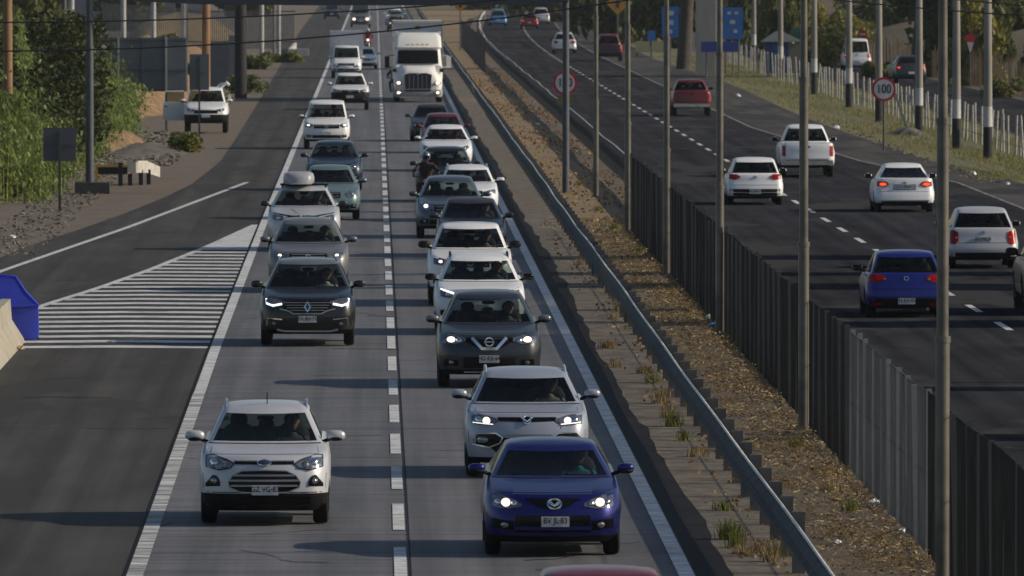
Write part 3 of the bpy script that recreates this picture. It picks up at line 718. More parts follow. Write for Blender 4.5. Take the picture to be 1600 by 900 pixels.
silver_b = paint('paint_silver_blue', (.34, .37, .44), .3, .38, .1); silver = paint('paint_silver', (.50, .51, .54), .25, .38, .25); white = paint('paint_white', (.74, .75, .76), 0, .35, .2); black = paint('paint_black', (.004, .004, .005), 0, .3, .03)
dgrey = paint('paint_dark_grey', (.028, .032, .040), .3, .34, .03); mgrey = paint('paint_mid_grey', (.15, .155, .165), .3, .38, .2); navy = paint('paint_navy', (.006, .015, .034), .1, .3, .06)
blue = paint('paint_violet_blue', (.008, .010, .13), .55, .34, .02); kblue = paint('paint_blue', (.012, .020, .20), .45, .34, .03); red = paint('paint_red', (.13, .003, .004), .1, .34, .0)
maroon = paint('paint_dark_red', (.12, .010, .012), .1, .35, .08); aqua = paint('paint_pale_green_grey', (.17, .25, .25), .5, .36); slate = paint('paint_slate_blue', (.075, .10, .135), .5, .34)
plum = paint('paint_plum_grey', (.045, .040, .055), .4, .34); sky_b = paint('paint_sky_blue', (.05, .22, .42), .1, .35)
INB, MEDL = 'cars queuing toward the camera in the outer lane', 'cars queuing toward the camera in the median lane'
OUT = 'vehicles driving away on the outbound carriageway'
# 1 silver crossover with hexagonal grille
c = Car('suv', 'suv', -1.50, 154.6, silver, 'silver crossover with hexagonal slatted grille and roof rails, nearest car of the outer lane', 'car', INB,
        L=4.2, W=1.77, H=1.60, N=.93, C=1.07, hr=.585, clad=2, fa=.85, ra=3.37, wr=.335, gc=.20, mw=.135, mh=.085, cy=1.0, re=3.65, gb=3.98, rf=.34)
for h, sx in zip(c.two('headlight', M['lens'], [(.40, .85), (.50, .905), (.70, .965), (.80, .955)], [(.40, .83), (.46, .775), (.62, .75), (.80, .80)], proud=.012), (1, -1)):
    c.line('lamp_surround', M['gap'], [(sx * x, z) for x, z in [(.41, .84), (.46, .785), (.62, .76), (.79, .80), (.79, .945), (.70, .955), (.50, .895)]], w=.014, proud=.018, closed=True, parent=h)
    c.disc('bulb', M['lens_dark'], sx * .56, .835, .05, .045, proud=.02, parent=h); c.disc('reflector', M['chrome'], sx * .69, .865, .055, .05, proud=.02, parent=h)
u = c.patch('upper_grille', M['gloss'], [(-.40, .885), (.40, .885)], [(-.40, .835), (.40, .835)], proud=.010, n=2)
c.line('grille_bar', M['silverp'], [(-.39, .878), (.39, .878)], w=.010, proud=.016, parent=u)
e = c.disc('emblem', mat('emblem_blue', (.02, .03, .07), .3), 0, .862, .095, .040, proud=.03); c.ringband('emblem_rim', M['chrome'], 0, .862, .095, .040, w=.012, proud=.036, parent=e)
hexp = [(-.30, .745), (-.43, .68), (-.49, .59), (-.47, .52), (-.33, .46), (0, .445), (.33, .46), (.47, .52), (.49, .59), (.43, .68), (.30, .745), (0, .755)]
g = c.patch('grille', M['gloss'], [(-.49, .60), (-.43, .68), (-.30, .745), (0, .755), (.30, .745), (.43, .68), (.49, .60)], [(-.49, .58), (-.47, .52), (-.33, .46), (0, .445), (.33, .46), (.47, .52), (.49, .58)], proud=.006, n=6, mm=22)
c.line('grille_surround', M['silverp'], hexp, w=.013, proud=.022, closed=True, parent=g)
for z, ww in ((.685, .41), (.615, .465), (.545, .455)): c.line('grille_bar', M['silverp'], [(-ww, z), (ww, z)], w=.024, proud=.020, parent=g)
for f, sx in zip(c.two('fog_light', M['gloss'], [(.60, .60), (.64, .68), (.70, .69), (.80, .57)], [(.60, .54), (.80, .53)], proud=.010, mm=8), (1, -1)): c.disc('fog_bulb', M['lens'], sx * .685, .61, .042, .042, proud=.022, parent=f)
c.plate(.485, 'GZ VG·83', x=.01); c.patch('air_intake', M['gloss'], [(-.62, .40), (.62, .40)], [(-.50, .27), (.50, .27)], proud=.006)
c.line('bumper_crease', M['gap'], [(-.78, .455), (.78, .455)], w=.010, proud=.004, t=.004)
c.roof_rails(); c.antenna(lean=-.12); c.gaps()
mb = MB(); mb.add([(-.62, c.hit(-.60, 1.38) + .03, 1.36), (-.50, c.hit(-.5, 1.38) + .03, 1.36), (-.50, c.hit(-.5, 1.42) + .03, 1.41), (-.61, c.hit(-.6, 1.42) + .03, 1.41)], [(0, 1, 2, 3)]); mb.build('window_sticker', M['mint'], c.root)
driver(c, 'driver of the nearest silver crossover in the outer lane, hands on the wheel', (.10, .10, .11), 'grey_shirt')
# 2 black SUV
c = Car('suv', 'suv', -1.33, 224.4, black, 'black SUV with glowing hooked daytime lights and diamond badge, beside the striped gore', 'car', INB,
        L=4.67, W=1.88, H=1.68, N=.93, C=1.10, hr=.61, clad=1, ra=3.6, wr=.37, gc=.24, roofm=mgrey)
for h, sx in zip(c.two('headlight', M['lens_dark'], [(.44, .88), (.60, .93), (.84, .965)], [(.44, .84), (.60, .80), (.84, .83)], proud=.012), (1, -1)):
    c.line('daytime_light', M['led'], [(sx * .81, .94), (sx * .80, .84), (sx * .68, .80), (sx * .50, .835)], w=.036, proud=.026, parent=h)
g = c.patch('grille', M['gloss'], [(-.46, .885), (0, .90), (.46, .885)], [(-.40, .72), (-.26, .655), (0, .65), (.26, .655), (.40, .72)], proud=.008, n=5)
for z, ww in ((.86, .44), (.81, .43), (.76, .40), (.71, .34)): c.line('grille_bar', M['silverp'], [(-ww, z), (ww, z)], w=.014, proud=.02, parent=g)
c.line('grille_surround', M['silverp'], [(-.55, .74), (-.38, .70), (-.28, .645), (.28, .645), (.38, .70), (.55, .74)], w=.022, proud=.022)
c.line('emblem', M['chrome'], [(0, .875), (.055, .78), (0, .685), (-.055, .78)], w=.035, proud=.04, closed=True)
c.plate(.535, 'FX BH·75'); c.line('skid_trim', M['silverp'], [(-.60, .33), (-.45, .30), (.45, .30), (.60, .33)], w=.035, proud=.02)
for sx in (1, -1):
    c.line('fog_trim', M['chrome'], [(sx * .50, .53), (sx * .78, .555), (sx * .81, .40)], w=.022, proud=.02); c.disc('fog_light', M['lens'], sx * .66, .44, .04, .035, proud=.02)
c.roof_rails(M['silverp']); c.gaps()
mb = MB(); mb.ell((0, c.P['wt'] + .02, 1.37), (.018, .012, .055), 8, 6); mb.build('air_freshener', M['paper'], c.root)
driver(c, 'driver in a white top at the wheel of the black SUV', (.55, .56, .56), 'white_shirt'); 
# 3 grey SUV
c = Car('suv', 'suv', -1.52, 259.5, mgrey, 'grey SUV tucked between the black SUV and the one with a roof box', 'car', INB, H=1.66, L=4.6, W=1.84)
front_generic(c, lit=True, slats=3, hs=.18); c.roof_rails(); driver(c, 'driver of the grey SUV that follows the black SUV', (.08, .08, .1), 'dark_shirt')
# 4 silver SUV with roof box
c = Car('suv', 'suv', -1.85, 295, silver, 'silver SUV carrying a grey roof box, with thin winged grille', 'car', INB, H=1.68, L=4.6, W=1.88, N=.94, C=1.12, mirm=navy)
front_generic(c, lit=False, hs=.15, gw=.40, gz=(.86, .92), slats=0, badge=None, fog=False)
c.line('grille_wing', M['gloss'], [(-.80, .985), (-.35, .915), (0, .86), (.35, .915), (.80, .985)], w=.035, proud=.02); c.ringband('emblem', M['chrome'], 0, .875, .09, .06, w=.022, proud=.035)
c.line('hood_crease', M['silverp'], [(.10, .94), (.32, 1.08)], w=.02, proud=.010, t=.012, both=True); c.roof_rails(M['black'])
for yy in (2.2, 3.3): MB().box(-.62, .62, yy, yy + .07, 1.66, 1.695).build('crossbar', M['black'], c.root)
mb = MB(); zs = [(1.70, .36, 0), (1.74, .40, .02), (1.86, .41, .03), (1.96, .38, .08), (2.00, .30, .18)]
for z, hw, dy in zs:
    for i in range(20):
        a = 2 * math.pi * i / 20; f = lambda t: math.copysign(abs(t) ** .45, t); mb.v.append((-.14 + hw * f(math.cos(a)), 2.75 + (1.02 - dy) * f(math.sin(a)), z))
for k in range(4):
    for i in range(20): mb.f.append((k * 20 + i, k * 20 + (i + 1) % 20, (k + 1) * 20 + (i + 1) % 20, (k + 1) * 20 + i))
mb.f += [tuple(range(20))[::-1], tuple(range(80, 100))]
o = mb.build('roof_box', mat('roof_box_grey', (.28, .29, .31), .35), None, 45); o.location = c.root.location
tag(o, 'grey rounded cargo box strapped on the roof of the silver SUV', 'roof box')
driver(c, 'driver of the silver SUV that carries the roof box', (.2, .2, .22), 'shirt_mid')
# 5 pale green-grey hatch
c = Car('hatchback', 'hatch', -1.30, 329.5, aqua, 'pale green-grey hatchback half hidden behind the SUV with the roof box', 'car', INB, H=1.55, N=.82, C=1.02, W=1.74)
front_generic(c, lit=False, hs=.24, gw=.30); 
# 6 dark blue
c = Car('suv', 'suv', -1.32, 369, navy, 'dark navy crossover between the pale green hatchback and the white van', 'car', INB, H=1.60, N=.86, C=1.04, W=1.84)
front_generic(c, lit=False, hs=.2); 
# 7 white van-like pickup
c = Car('van', 'van', -1.90, 446, white, 'white van with black grille and short hood running close to the outer edge line', 'van', INB, H=1.90, N=1.0, C=1.18, W=1.82, cy=.95, wt=1.5)
front_generic(c, lit=True, hs=.20, gw=.50, slats=1, hz=.93, hx=(.52, .85)); driver(c, 'driver in a red top inside the white van', (.40, .05, .04), 'red_shirt')
# 8 white pickup
c = Car('pickup_truck', 'pickup', -1.22, 555, white, 'white pickup with black lower front following the white van in the outer lane', 'pickup truck', INB, clad=4, H=1.8)
front_generic(c, lit=False, slats=1)
# 10 white car right of box truck
c = Car('sedan', 'sedan', -.72, 745, white, 'white sedan peeping out to the right of the small box truck', 'car', INB)
front_generic(c, lit=False, plate=False)
# 12 bus-like with lights
c = Car('minibus', 'van', -1.45, 1146, mgrey, 'grey minibus far away with both headlights on, at the top of the outer lane', 'minibus', INB, H=2.5, W=2.05, hr=.82, N=1.15, C=1.35, roofm=white)
front_generic(c, lit=True, hs=.3, hz=.85)
for sx in (-1, 1): c.disc('running_lamp', M['lamp'], sx * .66, .85, .16, .13, proud=.04)
c = Car('car', 'suv', -4.9, 1290, navy, 'distant dark blue car with a white corner on the far shoulder', 'car', None)
front_generic(c, lit=False)
# ---- median lane
c = Car('hatchback', 'hatch', 2.31, 115.2, red, 'red car at the bottom of the picture of which only the roof shows', 'car', MEDL, H=1.45, hr=.60, W=1.75)
front_generic(c)
c = Car('hatchback', 'hatch', 2.28, 146.6, blue, 'violet-blue hatchback with round badge and lit headlights, in front of the silver-grey crossover', 'car', MEDL,
        L=4.42, W=1.78, H=1.43, N=.79, C=.965, cy=1.15, wt=1.95, gc=.19, hr=.595, shoulder=.10, rf=.36, ra=3.5, re=3.75, gb=4.2, mz=.12, mw=.11, mh=.07)
for h, sx in zip(c.two('headlight', M['lens_dark'], [(.40, .69), (.50, .745), (.66, .80), (.78, .835)], [(.40, .655), (.56, .625), (.70, .63), (.78, .66)], proud=.012), (1, -1)):
    c.disc('bulb', M['lamp'], sx * .605, .705, .058, .052, proud=.024, parent=h); c.disc('reflector', M['chrome'], sx * .71, .71, .042, .038, proud=.022, parent=h)
    c.disc('inner_lamp', M['chrome'], sx * .50, .70, .035, .035, proud=.02, parent=h)
g = c.patch('grille', M['gloss'], [(-.35, .755), (0, .765), (.35, .755)], [(-.33, .735), (-.18, .64), (0, .615), (.18, .64), (.33, .735)], proud=.006, n=4)
c.ringband('emblem', M['chrome'], .02, .688, .088, .062, w=.020, proud=.035)
c.line('emblem_wing', M['chrome'], [(-.05, .715), (-.025, .68), (.02, .66), (.065, .68), (.09, .715)], w=.014, proud=.036)
c.line('emblem_notch', M['chrome'], [(-.03, .715), (.02, .672), (.07, .715)], w=.012, proud=.036)
c.plate(.46, 'BV JL·83', x=.03)
c.patch('air_intake', M['gloss'], [(-.48, .54), (.48, .54)], [(-.40, .32), (.40, .32)], proud=.004, n=5); c.line('bumper_bar', blue, [(-.48, .375), (.48, .375)], w=.04, proud=.016)
for f, sx in zip(c.two('fog_light', M['gloss'], [(.50, .46), (.78, .50)], [(.50, .34), (.76, .38)], proud=.008, mm=8), (1, -1)): c.disc('fog_bulb', M['lens'], sx * .62, .415, .05, .035, proud=.02, parent=f)
c.gaps()
mb = MB()
mb.add([(-.50, 1.42, .972), (-.28, 1.40, .972), (-.24, 1.52, .99), (-.46, 1.54, .99)], [(0, 1, 2, 3)]); mb.build('paper_sheet', M['paper'], c.root)
driver(c, 'driver of the violet-blue hatchback raising a teal sleeve to the wheel', (.03, .20, .24), 'teal_shirt')
# Tivoli-like
c = Car('suv', 'suv', 2.24, 168.5, silver_b, 'silver-grey crossover with black band between its headlights, right behind the violet-blue hatchback', 'car', MEDL,
        L=4.2, W=1.83, H=1.56, N=.93, C=1.05, hr=.625, gc=.22, cy=1.05, wt=1.78, re=3.6, gb=4.0, clad=1, ra=3.45, mw=.12, mh=.075, mz=.15)
for h, sx in zip(c.two('headlight', M['lens_dark'], [(.42, .875), (.60, .925), (.82, .965)], [(.42, .84), (.52, .775), (.82, .80)], proud=.012), (1, -1)):
    c.disc('bulb', M['lamp'] if sx < 0 else M['lampdim'], sx * .60, .85, .055, .050, proud=.024, parent=h); c.disc('reflector', M['chrome'], sx * .72, .865, .05, .045, proud=.022, parent=h)
    c.line('daytime_light', M['lampdim'], [(sx * .50, .795), (sx * .80, .82)], w=.012, proud=.022, parent=h)
c.patch('upper_grille', M['gloss'], [(-.43, .90), (0, .90), (.43, .90)], [(-.43, .845), (0, .83), (.43, .845)], proud=.008, n=2)
c.ringband('emblem', M['chrome'], 0, .865, .055, .055, w=.018, proud=.032); c.line('emblem_wing', M['chrome'], [(-.085, .90), (0, .84), (.085, .90)], w=.016, proud=.036)
c.line('bumper_crease', M['gap'], [(.50, .73), (.50, .80)], w=.008, proud=.004, t=.004)
g = c.patch('grille', M['gloss'], [(-.80, .58), (-.74, .65), (-.45, .66), (-.36, .60), (.36, .60), (.45, .66), (.74, .65), (.80, .58)], [(-.80, .50), (-.55, .46), (-.40, .34), (.40, .34), (.55, .46), (.80, .50)], proud=.006, n=5, mm=26)
c.line('grille_surround', M['chrome'], [(-.40, .625), (-.46, .665), (-.73, .66), (-.80, .58), (-.80, .50), (-.56, .455), (-.40, .52), (-.36, .60)], w=.020, proud=.02, closed=True, both=True)
c.line('intake_rim', M['silverp'], [(-.36, .64), (.36, .64)], w=.020, proud=.02)
for sx in (-1, 1): c.disc('fog_light', M['lens'], sx * .66, .565, .085, .045, proud=.02)
c.plate(.42, 'HR TS·42'); c.gaps(); c.roof_rails(silver_b)
mb = MB(); mb.add([(-.10, c.hit(0, 1.40) + .03, 1.385), (.12, c.hit(0, 1.4) + .03, 1.385), (.12, c.hit(0, 1.42) + .03, 1.405), (-.10, c.hit(0, 1.42) + .03, 1.405)], [(0, 1, 2, 3)]); mb.build('window_sticker', M['mint'], c.root)
driver(c, 'driver of the silver-grey crossover behind the violet-blue hatchback', (.28, .24, .2), 'beige_shirt')
# X-Trail-like
c = Car('suv', 'suv', 2.03, 203, dgrey, 'dark grey SUV with a chrome V in its grille, ahead of two white SUVs', 'car', MEDL,
        L=4.64, W=1.86, H=1.68, N=.93, C=1.10, hr=.60, gc=.24, clad=1, wr=.36, ra=3.6, mw=.12, mirm=mgrey)
for h, sx in zip(c.two('headlight', M['lens_dark'], [(.42, .90), (.62, .945), (.84, .97)], [(.42, .83), (.60, .78), (.84, .80)], proud=.012), (1, -1)):
    c.disc('bulb', M['lamp'], sx * .68, .865, .075, .05, proud=.024, parent=h); c.disc('reflector', M['chrome'], sx * .54, .86, .05, .045, proud=.02, parent=h)
g = c.patch('grille', M['gloss'], [(-.44, .90), (0, .91), (.44, .90)], [(-.40, .82), (-.14, .68), (.14, .68), (.40, .82)], proud=.006)
c.line('grille_surround', M['chrome'], [(-.31, .90), (-.13, .705), (.13, .705), (.31, .90)], w=.055, proud=.026)
c.ringband('emblem', M['chrome'], 0, .825, .075, .072, w=.022, proud=.04); c.line('emblem_bar', M['chrome'], [(-.09, .825), (.09, .825)], w=.022, proud=.044)
c.patch('air_intake', M['black'], [(-.46, .55), (.46, .55)], [(-.36, .36), (.36, .36)], proud=.004); c.plate(.52, 'HD RX·64')
for f, sx in zip(c.two('fog_light', M['gloss'], [(.56, .50), (.80, .52)], [(.58, .40), (.78, .40)], proud=.008, mm=6), (1, -1)): c.disc('fog_bulb', M['lens'], sx * .68, .455, .045, .035, proud=.02, parent=f)
c.line('skid_trim', M['silverp'], [(-.45, .285), (.45, .285)], w=.02, proud=.02); c.gaps(); driver(c, 'driver of the dark grey SUV with the chrome V grille', (.1, .12, .14), 'blue_grey_shirt')
# white SUV (crossover), white pickup-like SUV
c = Car('suv', 'suv', 2.12, 231, white, 'white crossover with slanted daytime light, directly behind the dark grey SUV', 'car', MEDL, H=1.60, L=4.3, W=1.84, N=.90, C=1.05, hr=.62, mirm=M['gloss'])
front_generic(c, lit=False, hs=.18, dark=True); c.line('daytime_light', M['led'], [(-.80, .92), (-.52, .84)], w=.04, proud=.03); c.roof_rails(M['black'])
driver(c, 'driver of the white crossover behind the dark grey SUV', (.1, .1, .1), 'dark_shirt')
c = Car('pickup_truck', 'pickup', 2.08, 249.5, white, 'white pickup with black mirrors and a lit headlight, second white vehicle of the median lane', 'pickup truck', MEDL, H=1.80, N=1.05, C=1.22, hr=.64, mirm=M['black'], mw=.13, mh=.10)
front_generic(c, lit=True, hs=.18, dark=True); driver(c, 'driver of the white pickup with black mirrors', (.3, .28, .25), 'beige_shirt')
c = Car('sedan', 'sedan', 2.45, 289, plum, 'plum-grey sedan hidden up to the hood behind the white pickup', 'car', MEDL, H=1.48, hr=.60)
front_generic(c, lit=False); driver(c, 'driver of the plum-grey sedan', (.12, .12, .12), 'grey_shirt')
c = Car('suv', 'suv', 2.03, 308, slate, 'slate-blue SUV with one bright headlight near the dashed line', 'car', MEDL, H=1.66, W=1.85)
front_generic(c, lit=False, hs=.20); c.disc('lit_lamp', M['led'], -.66, .88, .06, .05, proud=.04)
c = Car('suv', 'suv', 2.66, 327, white, 'white crossover with roof rails peeping out on the median side of the slate-blue SUV', 'car', MEDL, H=1.60, W=1.76)
front_generic(c, lit=False); c.roof_rails(M['chrome'])
c = Car('suv', 'suv', 2.18, 352, black, 'black SUV behind the motorcycle rider', 'car', MEDL, H=1.70, W=1.84, mirm=black)
front_generic(c, lit=False)
c = Car('suv', 'suv', 2.50, 401, white, 'white SUV with dark grille ahead of the dark red car', 'car', MEDL, H=1.62, W=1.86, N=.90, C=1.07)
front_generic(c, lit=False, gz=(.55, .86), slats=3); driver(c, 'driver in red in the white SUV ahead of the dark red car', (.35, .04, .03), 'red_shirt')
c = Car('hatchback', 'hatch', 2.60, 437, maroon, 'dark red car between the white SUV and the dark car before the semi truck', 'car', MEDL, H=1.52, W=1.74, mirm=red)
front_generic(c, lit=True)
c = Car('sedan', 'sedan', 2.30, 464, dgrey, 'dark car just ahead of the white semi truck', 'car', MEDL, H=1.50, W=1.78)
front_generic(c, lit=False)
c = Car('suv', 'suv', 2.1, 1085, dgrey, 'dark SUV far behind the semi truck', 'car', MEDL, H=2.0, W=1.95)
front_generic(c, lit=True)
c = Car('suv', 'suv', 2.0, 1180, white, 'white SUV farthest up the median lane', 'car', MEDL, H=1.75, W=1.9); front_generic(c, lit=False)
# parked white pickup with open door on the verge
c = Car('pickup_truck', 'pickup', -7.20, 485, white, 'white pickup parked on the left verge with its door swung open', 'pickup truck', None, clad=3, H=1.95, N=1.10, C=1.28, cy=1.0, wt=1.6, W=1.86, hr=.68, gc=.42)
front_generic(c, lit=False, gw=.50, slats=0, gz=(.84, .98), hz=.98, hs=.12, fog=False, badge=None)
d = MB(); d.box(-1.85, -.93, 1.72, 1.80, .52, 1.30); dd = d.build('door', white, c.root)
MB().box(-1.78, -1.66, 1.69, 1.72, 1.10, 1.14).build('handle', M['black'], dd); MB().box(-1.76, -.95, 1.74, 1.77, 1.31, 1.74).build('window', M['glass'], dd)
MB().tube([(-1.84, 1.76, 1.3), (-1.74, 1.76, 1.76), (-.96, 1.76, 1.78)], .025, 6).build('window_frame', white, dd)
d = MB(); d.box(.93, 1.05, 2.35, 2.45, 1.35, 1.62); d.tube([(.62, 2.6, 1.93), (.86, 2.6, 2.12), (.95, 2.65, 2.02)], .07, 8); d.tube([(.45, 2.9, 1.93), (.6, 2.8, 2.08), (.9, 2.6, 2.14)], .025, 6); d.build('roof_rack', white, c.root, 50)
c = Car('car', 'hatch', -18.6, 1030, white, 'white hatchback parked beyond the grey boundary fence at far left', 'car', None); front_generic(c, lit=False)
# ---- outbound carriageway (rear views)
hl = lambda x0, x1, z1, z0: ([(x0, z1 - .03), (x0 + .08, z1), (x1, z1)], [(x0, z0 + .04), (x0 + .08, z0), (x1, z0 + .02)])
c = Car('hatchback', 'hatch', 11.60, 350.5, white, 'white hatchback with swept red tail lights and black rear bumper, near the dashed line', 'car', OUT, rear=True, H=1.45, W=1.73, hr=.62, N=.78, C=.93, rise=.02)
rear_generic(c, ([(.44, .88), (.56, .95), (.79, .95)], [(.44, .85), (.58, .78), (.79, .80)]), plate_z=.42, bumper=.50, txt='KR HB·21')
c = Car('hatchback', 'hatch', 11.25, 244, kblue, 'bright blue hatchback with glossy red tail lights, nearest car of the outbound carriageway', 'car', OUT, rear=True, H=1.42, W=1.72, hr=.61, N=.78, C=.91, rise=.02)
rear_generic(c, ([(.42, .87), (.54, .93), (.79, .92)], [(.42, .82), (.56, .75), (.79, .76)]), plate_z=.36, bumper=.42, txt='FS KH·95', brake=False)
c.two('rear_reflector', M['red'], [(.5, .33), (.74, .33)], [(.5, .27), (.72, .27)], rear=True, n=1, proud=.016)
c = Car('sedan', 'sedan', 15.72, 341, white, 'white sedan with its left tail light glowing, below the speed limit sign', 'car', OUT, rear=True, H=1.45, W=1.78)
rear_generic(c, ([(.47, .86), (.56, .93), (.82, .92)], [(.47, .82), (.58, .76), (.82, .79)]), plate_z=.76, txt='CX RB·58', bumper=.34, brake=True)
c.patch('plate_recess', M['silverp'], [(-.34, .84), (.34, .84)], [(-.28, .66), (.28, .66)], proud=.004, rear=True)
c = Car('hatchback', 'hatch', 14.85, 281, silver, 'silver hatchback with upright red tail lights, behind a lamp post at the right edge', 'car', OUT, rear=True, H=1.50, W=1.74, hr=.61, N=.80, C=.96, gc=.22, rise=.02)
rear_generic(c, ([(.60, .90), (.72, .95), (.80, .94)], [(.60, .68), (.70, .60), (.80, .62)]), plate_z=.72, txt='GH WL·36', bumper=.40)
c = Car('pickup_truck', 'pickup', 14.80, 393, white, 'white pickup with tall red tail lights and closed tailgate, driving behind the white hatchback', 'pickup truck', OUT, rear=True, H=1.80, W=1.86, hr=.62)
def tailgate(c, m, bump):
    P = c.P; W2 = P['W'] / 2
    c.patch('tailgate', m, [(-W2 + .19, P['C'] - .02), (W2 - .19, P['C'] - .02)], [(-W2 + .19, .66), (W2 - .19, .66)], proud=.02, rear=True)
    c.disc('tailgate_handle', M['black'], 0, P['C'] - .12, .09, .04, proud=.03, rear=True)
    mb = MB(); mb.box(-W2 + .06, W2 - .06, P['L'] - .05, P['L'] + .10, .44, .60); mb.build('bumper', bump, c.root)
    mb = MB(); mb.box(-W2 + .2, W2 - .2, P['L'] - .3, P['L'] - .05, .40, .56); mb.build('tow_bar', M['black'], c.root)
    mb = MB(); mb.box(-W2 + .16, W2 - .16, P['gb'] + .15, P['L'] - .2, P['C'] - .01, P['C'] + .005); mb.build('bed_cover', M['black'], c.root)
rear_generic(c, ([(.76, 1.10), (.88, 1.10)], [(.76, .74), (.88, .74)]), plate_z=.52, badge=False, bumper=.62); tailgate(c, white, M['chrome'])
c = Car('pickup_truck', 'pickup', 14.85, 537, red, 'red pickup with dark cab window and a silver rear bumper', 'pickup truck', OUT, rear=True, H=1.72, W=1.84, gc=.40)
rear_generic(c, ([(.78, 1.08), (.87, 1.08)], [(.78, .76), (.87, .76)]), plate_z=.53, badge=False, bumper=.60); tailgate(c, red, M['chrome'])
c = Car('pickup_truck', 'pickup', 14.78, 246, dgrey, 'dark grey pickup cut off by the right edge of the picture', 'pickup truck', OUT, rear=True, H=1.85, W=1.9, mirm=M['black'], mw=.14, mh=.11, wr=.42)
rear_generic(c, ([(.78, 1.06), (.90, 1.06)], [(.78, .80), (.90, .80)]), plate_z=.55, badge=False, bumper=.62, brake=False); tailgate(c, dgrey, M['black'])
c = Car('pickup_truck', 'pickup', 16.40, 800, red, 'red and black pickup with both brake lights on, far up the outbound carriageway', 'pickup truck', OUT, rear=True, H=1.9, W=1.86)
rear_generic(c, ([(.74, 1.10), (.88, 1.10)], [(.74, .80), (.88, .80)]), plate_z=.52, badge=False, brake=True); tailgate(c, black, M['black'])
c = Car('car', 'hatch', 14.3, 862, silver, 'silver hatchback partly behind a lamp post in the far outbound lane', 'car', OUT, rear=True, W=1.82, H=1.6)
rear_generic(c, hl(.5, .8, .95, .75), badge=False)
c = Car('car', 'hatch', 15.3, 1130, red, 'small red car between the blue and the silver ones at the far bend', 'car', OUT, rear=True, W=1.8); rear_generic(c, hl(.5, .8, .9, .7), brake=True)
c = Car('car', 'hatch', 12.6, 1170, sky_b, 'light blue car at the far bend beside the end of the median rail', 'car', OUT, rear=True, W=1.84, H=1.75); rear_generic(c, hl(.5, .8, .95, .7), brake=False)
c = Car('car', 'suv', 17.3, 1190, silver, 'silver SUV to the right of the small red car at the far bend', 'car', OUT, rear=True, W=1.84, H=1.8); rear_generic(c, hl(.6, .8, 1.1, .8), brake=False)
c = Car('car', 'suv', 30.9, 668, dgrey, 'dark car with a lit brake light on the frontage road', 'car', 'vehicles on the frontage road', rear=True, H=1.65, rz=.10)
rear_generic(c, hl(.6, .85, 1.05, .80), brake=True)
c = Car('van', 'van', 31.0, 735, white, 'white van ahead of the dark car on the frontage road', 'van', 'vehicles on the frontage road', rear=True, H=2.1)
rear_generic(c, hl(.68, .84, 1.2, .85), brake=True)

# ---- semi truck
T = empty('semi_truck', (2.20, 581.7, .012), 'white semi truck with tall dark grille hauling a boxy white trailer in the median lane', 'truck')
tp = paint('paint_truck_cream', (.82, .81, .76), 0, .3, .1)
def hull(name, rings, m, parent, smooth=35, cap=True):
    """rings: list of (z, list of (x,y))"""
    mb = MB(); n = len(rings[0][1])
    for z, pts in rings: mb.v += [(x, y, z if not hasattr(z, '__len__') else z[i]) for i, (x, y) in enumerate(pts)]
    for k in range(len(rings) - 1):
        for i in range(n): mb.f.append((k * n + i, k * n + (i + 1) % n, (k + 1) * n + (i + 1) % n, (k + 1) * n + i))
    if cap: mb.f += [tuple(range(n))[::-1], tuple(range((len(rings) - 1) * n, len(rings) * n))]
    o = mb.build(name, m, parent, smooth); fix_normals(o.data); return o
def rrect(hw, y0, y1, r=.2, n=5, bow=0):
    pts = []
    for (cx_, cy_, a0) in ((hw - r, y0 + r, -90), (hw - r, y1 - r, 0), (-hw + r, y1 - r, 90), (-hw + r, y0 + r, 180)):
        for i in range(n + 1):
            a = R(a0 + 90 * i / n); x = cx_ + r * math.cos(a); pts.append((x, cy_ + r * math.sin(a) + (bow * (x / hw) ** 2 if a0 in (-90, 180) else 0)))
    return pts
hull('hood', [(.55, rrect(1.20, .20, 2.3, .3, bow=.1)), (.95, rrect(1.24, .05, 2.3, .35, bow=.15)), (1.25, rrect(1.2, .1, 2.3, .4, bow=.25)), (1.50, rrect(1.05, .16, 2.3, .4, bow=.3)), (1.68, rrect(.92, .3, 2.3, .4, bow=.3)), (1.88, rrect(.85, 1.1, 2.3, .35))], tp, T)
hull('cab', [(.7, rrect(1.24, 1.9, 4.6, .12)), (1.80, rrect(1.26, 1.95, 4.6, .16)), (1.95, rrect(1.22, 1.98, 4.6, .2, bow=.2)), (2.68, rrect(1.16, 2.35, 4.6, .2, bow=.2)), (2.80, rrect(1.22, 2.30, 4.6, .2, bow=.15)), (3.35, rrect(1.18, 2.75, 4.6, .25, bow=.1)), (3.55, rrect(1.0, 3.2, 4.6, .3))], tp, T)
wg = MB()
for i in range(9):
    x = -1.06 + 2.12 * i / 8; b0 = .2 * (x / 1.2) ** 2
    wg.v += [(x, 1.955 + b0, 1.97), (x * .96, 2.30 + b0, 2.66)]
for i in range(8): wg.f.append((2 * i, 2 * i + 2, 2 * i + 3, 2 * i + 1))
wg.build('windshield', M['gloss'], T, 30); MB().box(-.02, .02, 1.93, 2.1, 1.97, 2.3).build('windshield_post', M['black'], T)
gr = MB().prism([(-.64, .55), (.64, .55), (.70, 1.42), (.45, 1.50), (-.45, 1.50), (-.70, 1.42)], -.02, .2).build('grille', mat('grille_dark_blue', (.012, .014, .03), .3), T)
gb = MB()
for x in (-.44, -.22, 0, .22, .44): gb.box(x - .012, x + .012, -.04, 0, .62, 1.40)
gb.box(-.66, .66, -.05, .0, .66, .70); gb.build('grille_bars', M['silverp'], gr)
MB().ell((0, -.03, 1.47), (.10, .03, .05)).build('emblem', M['chrome'], T, 60)
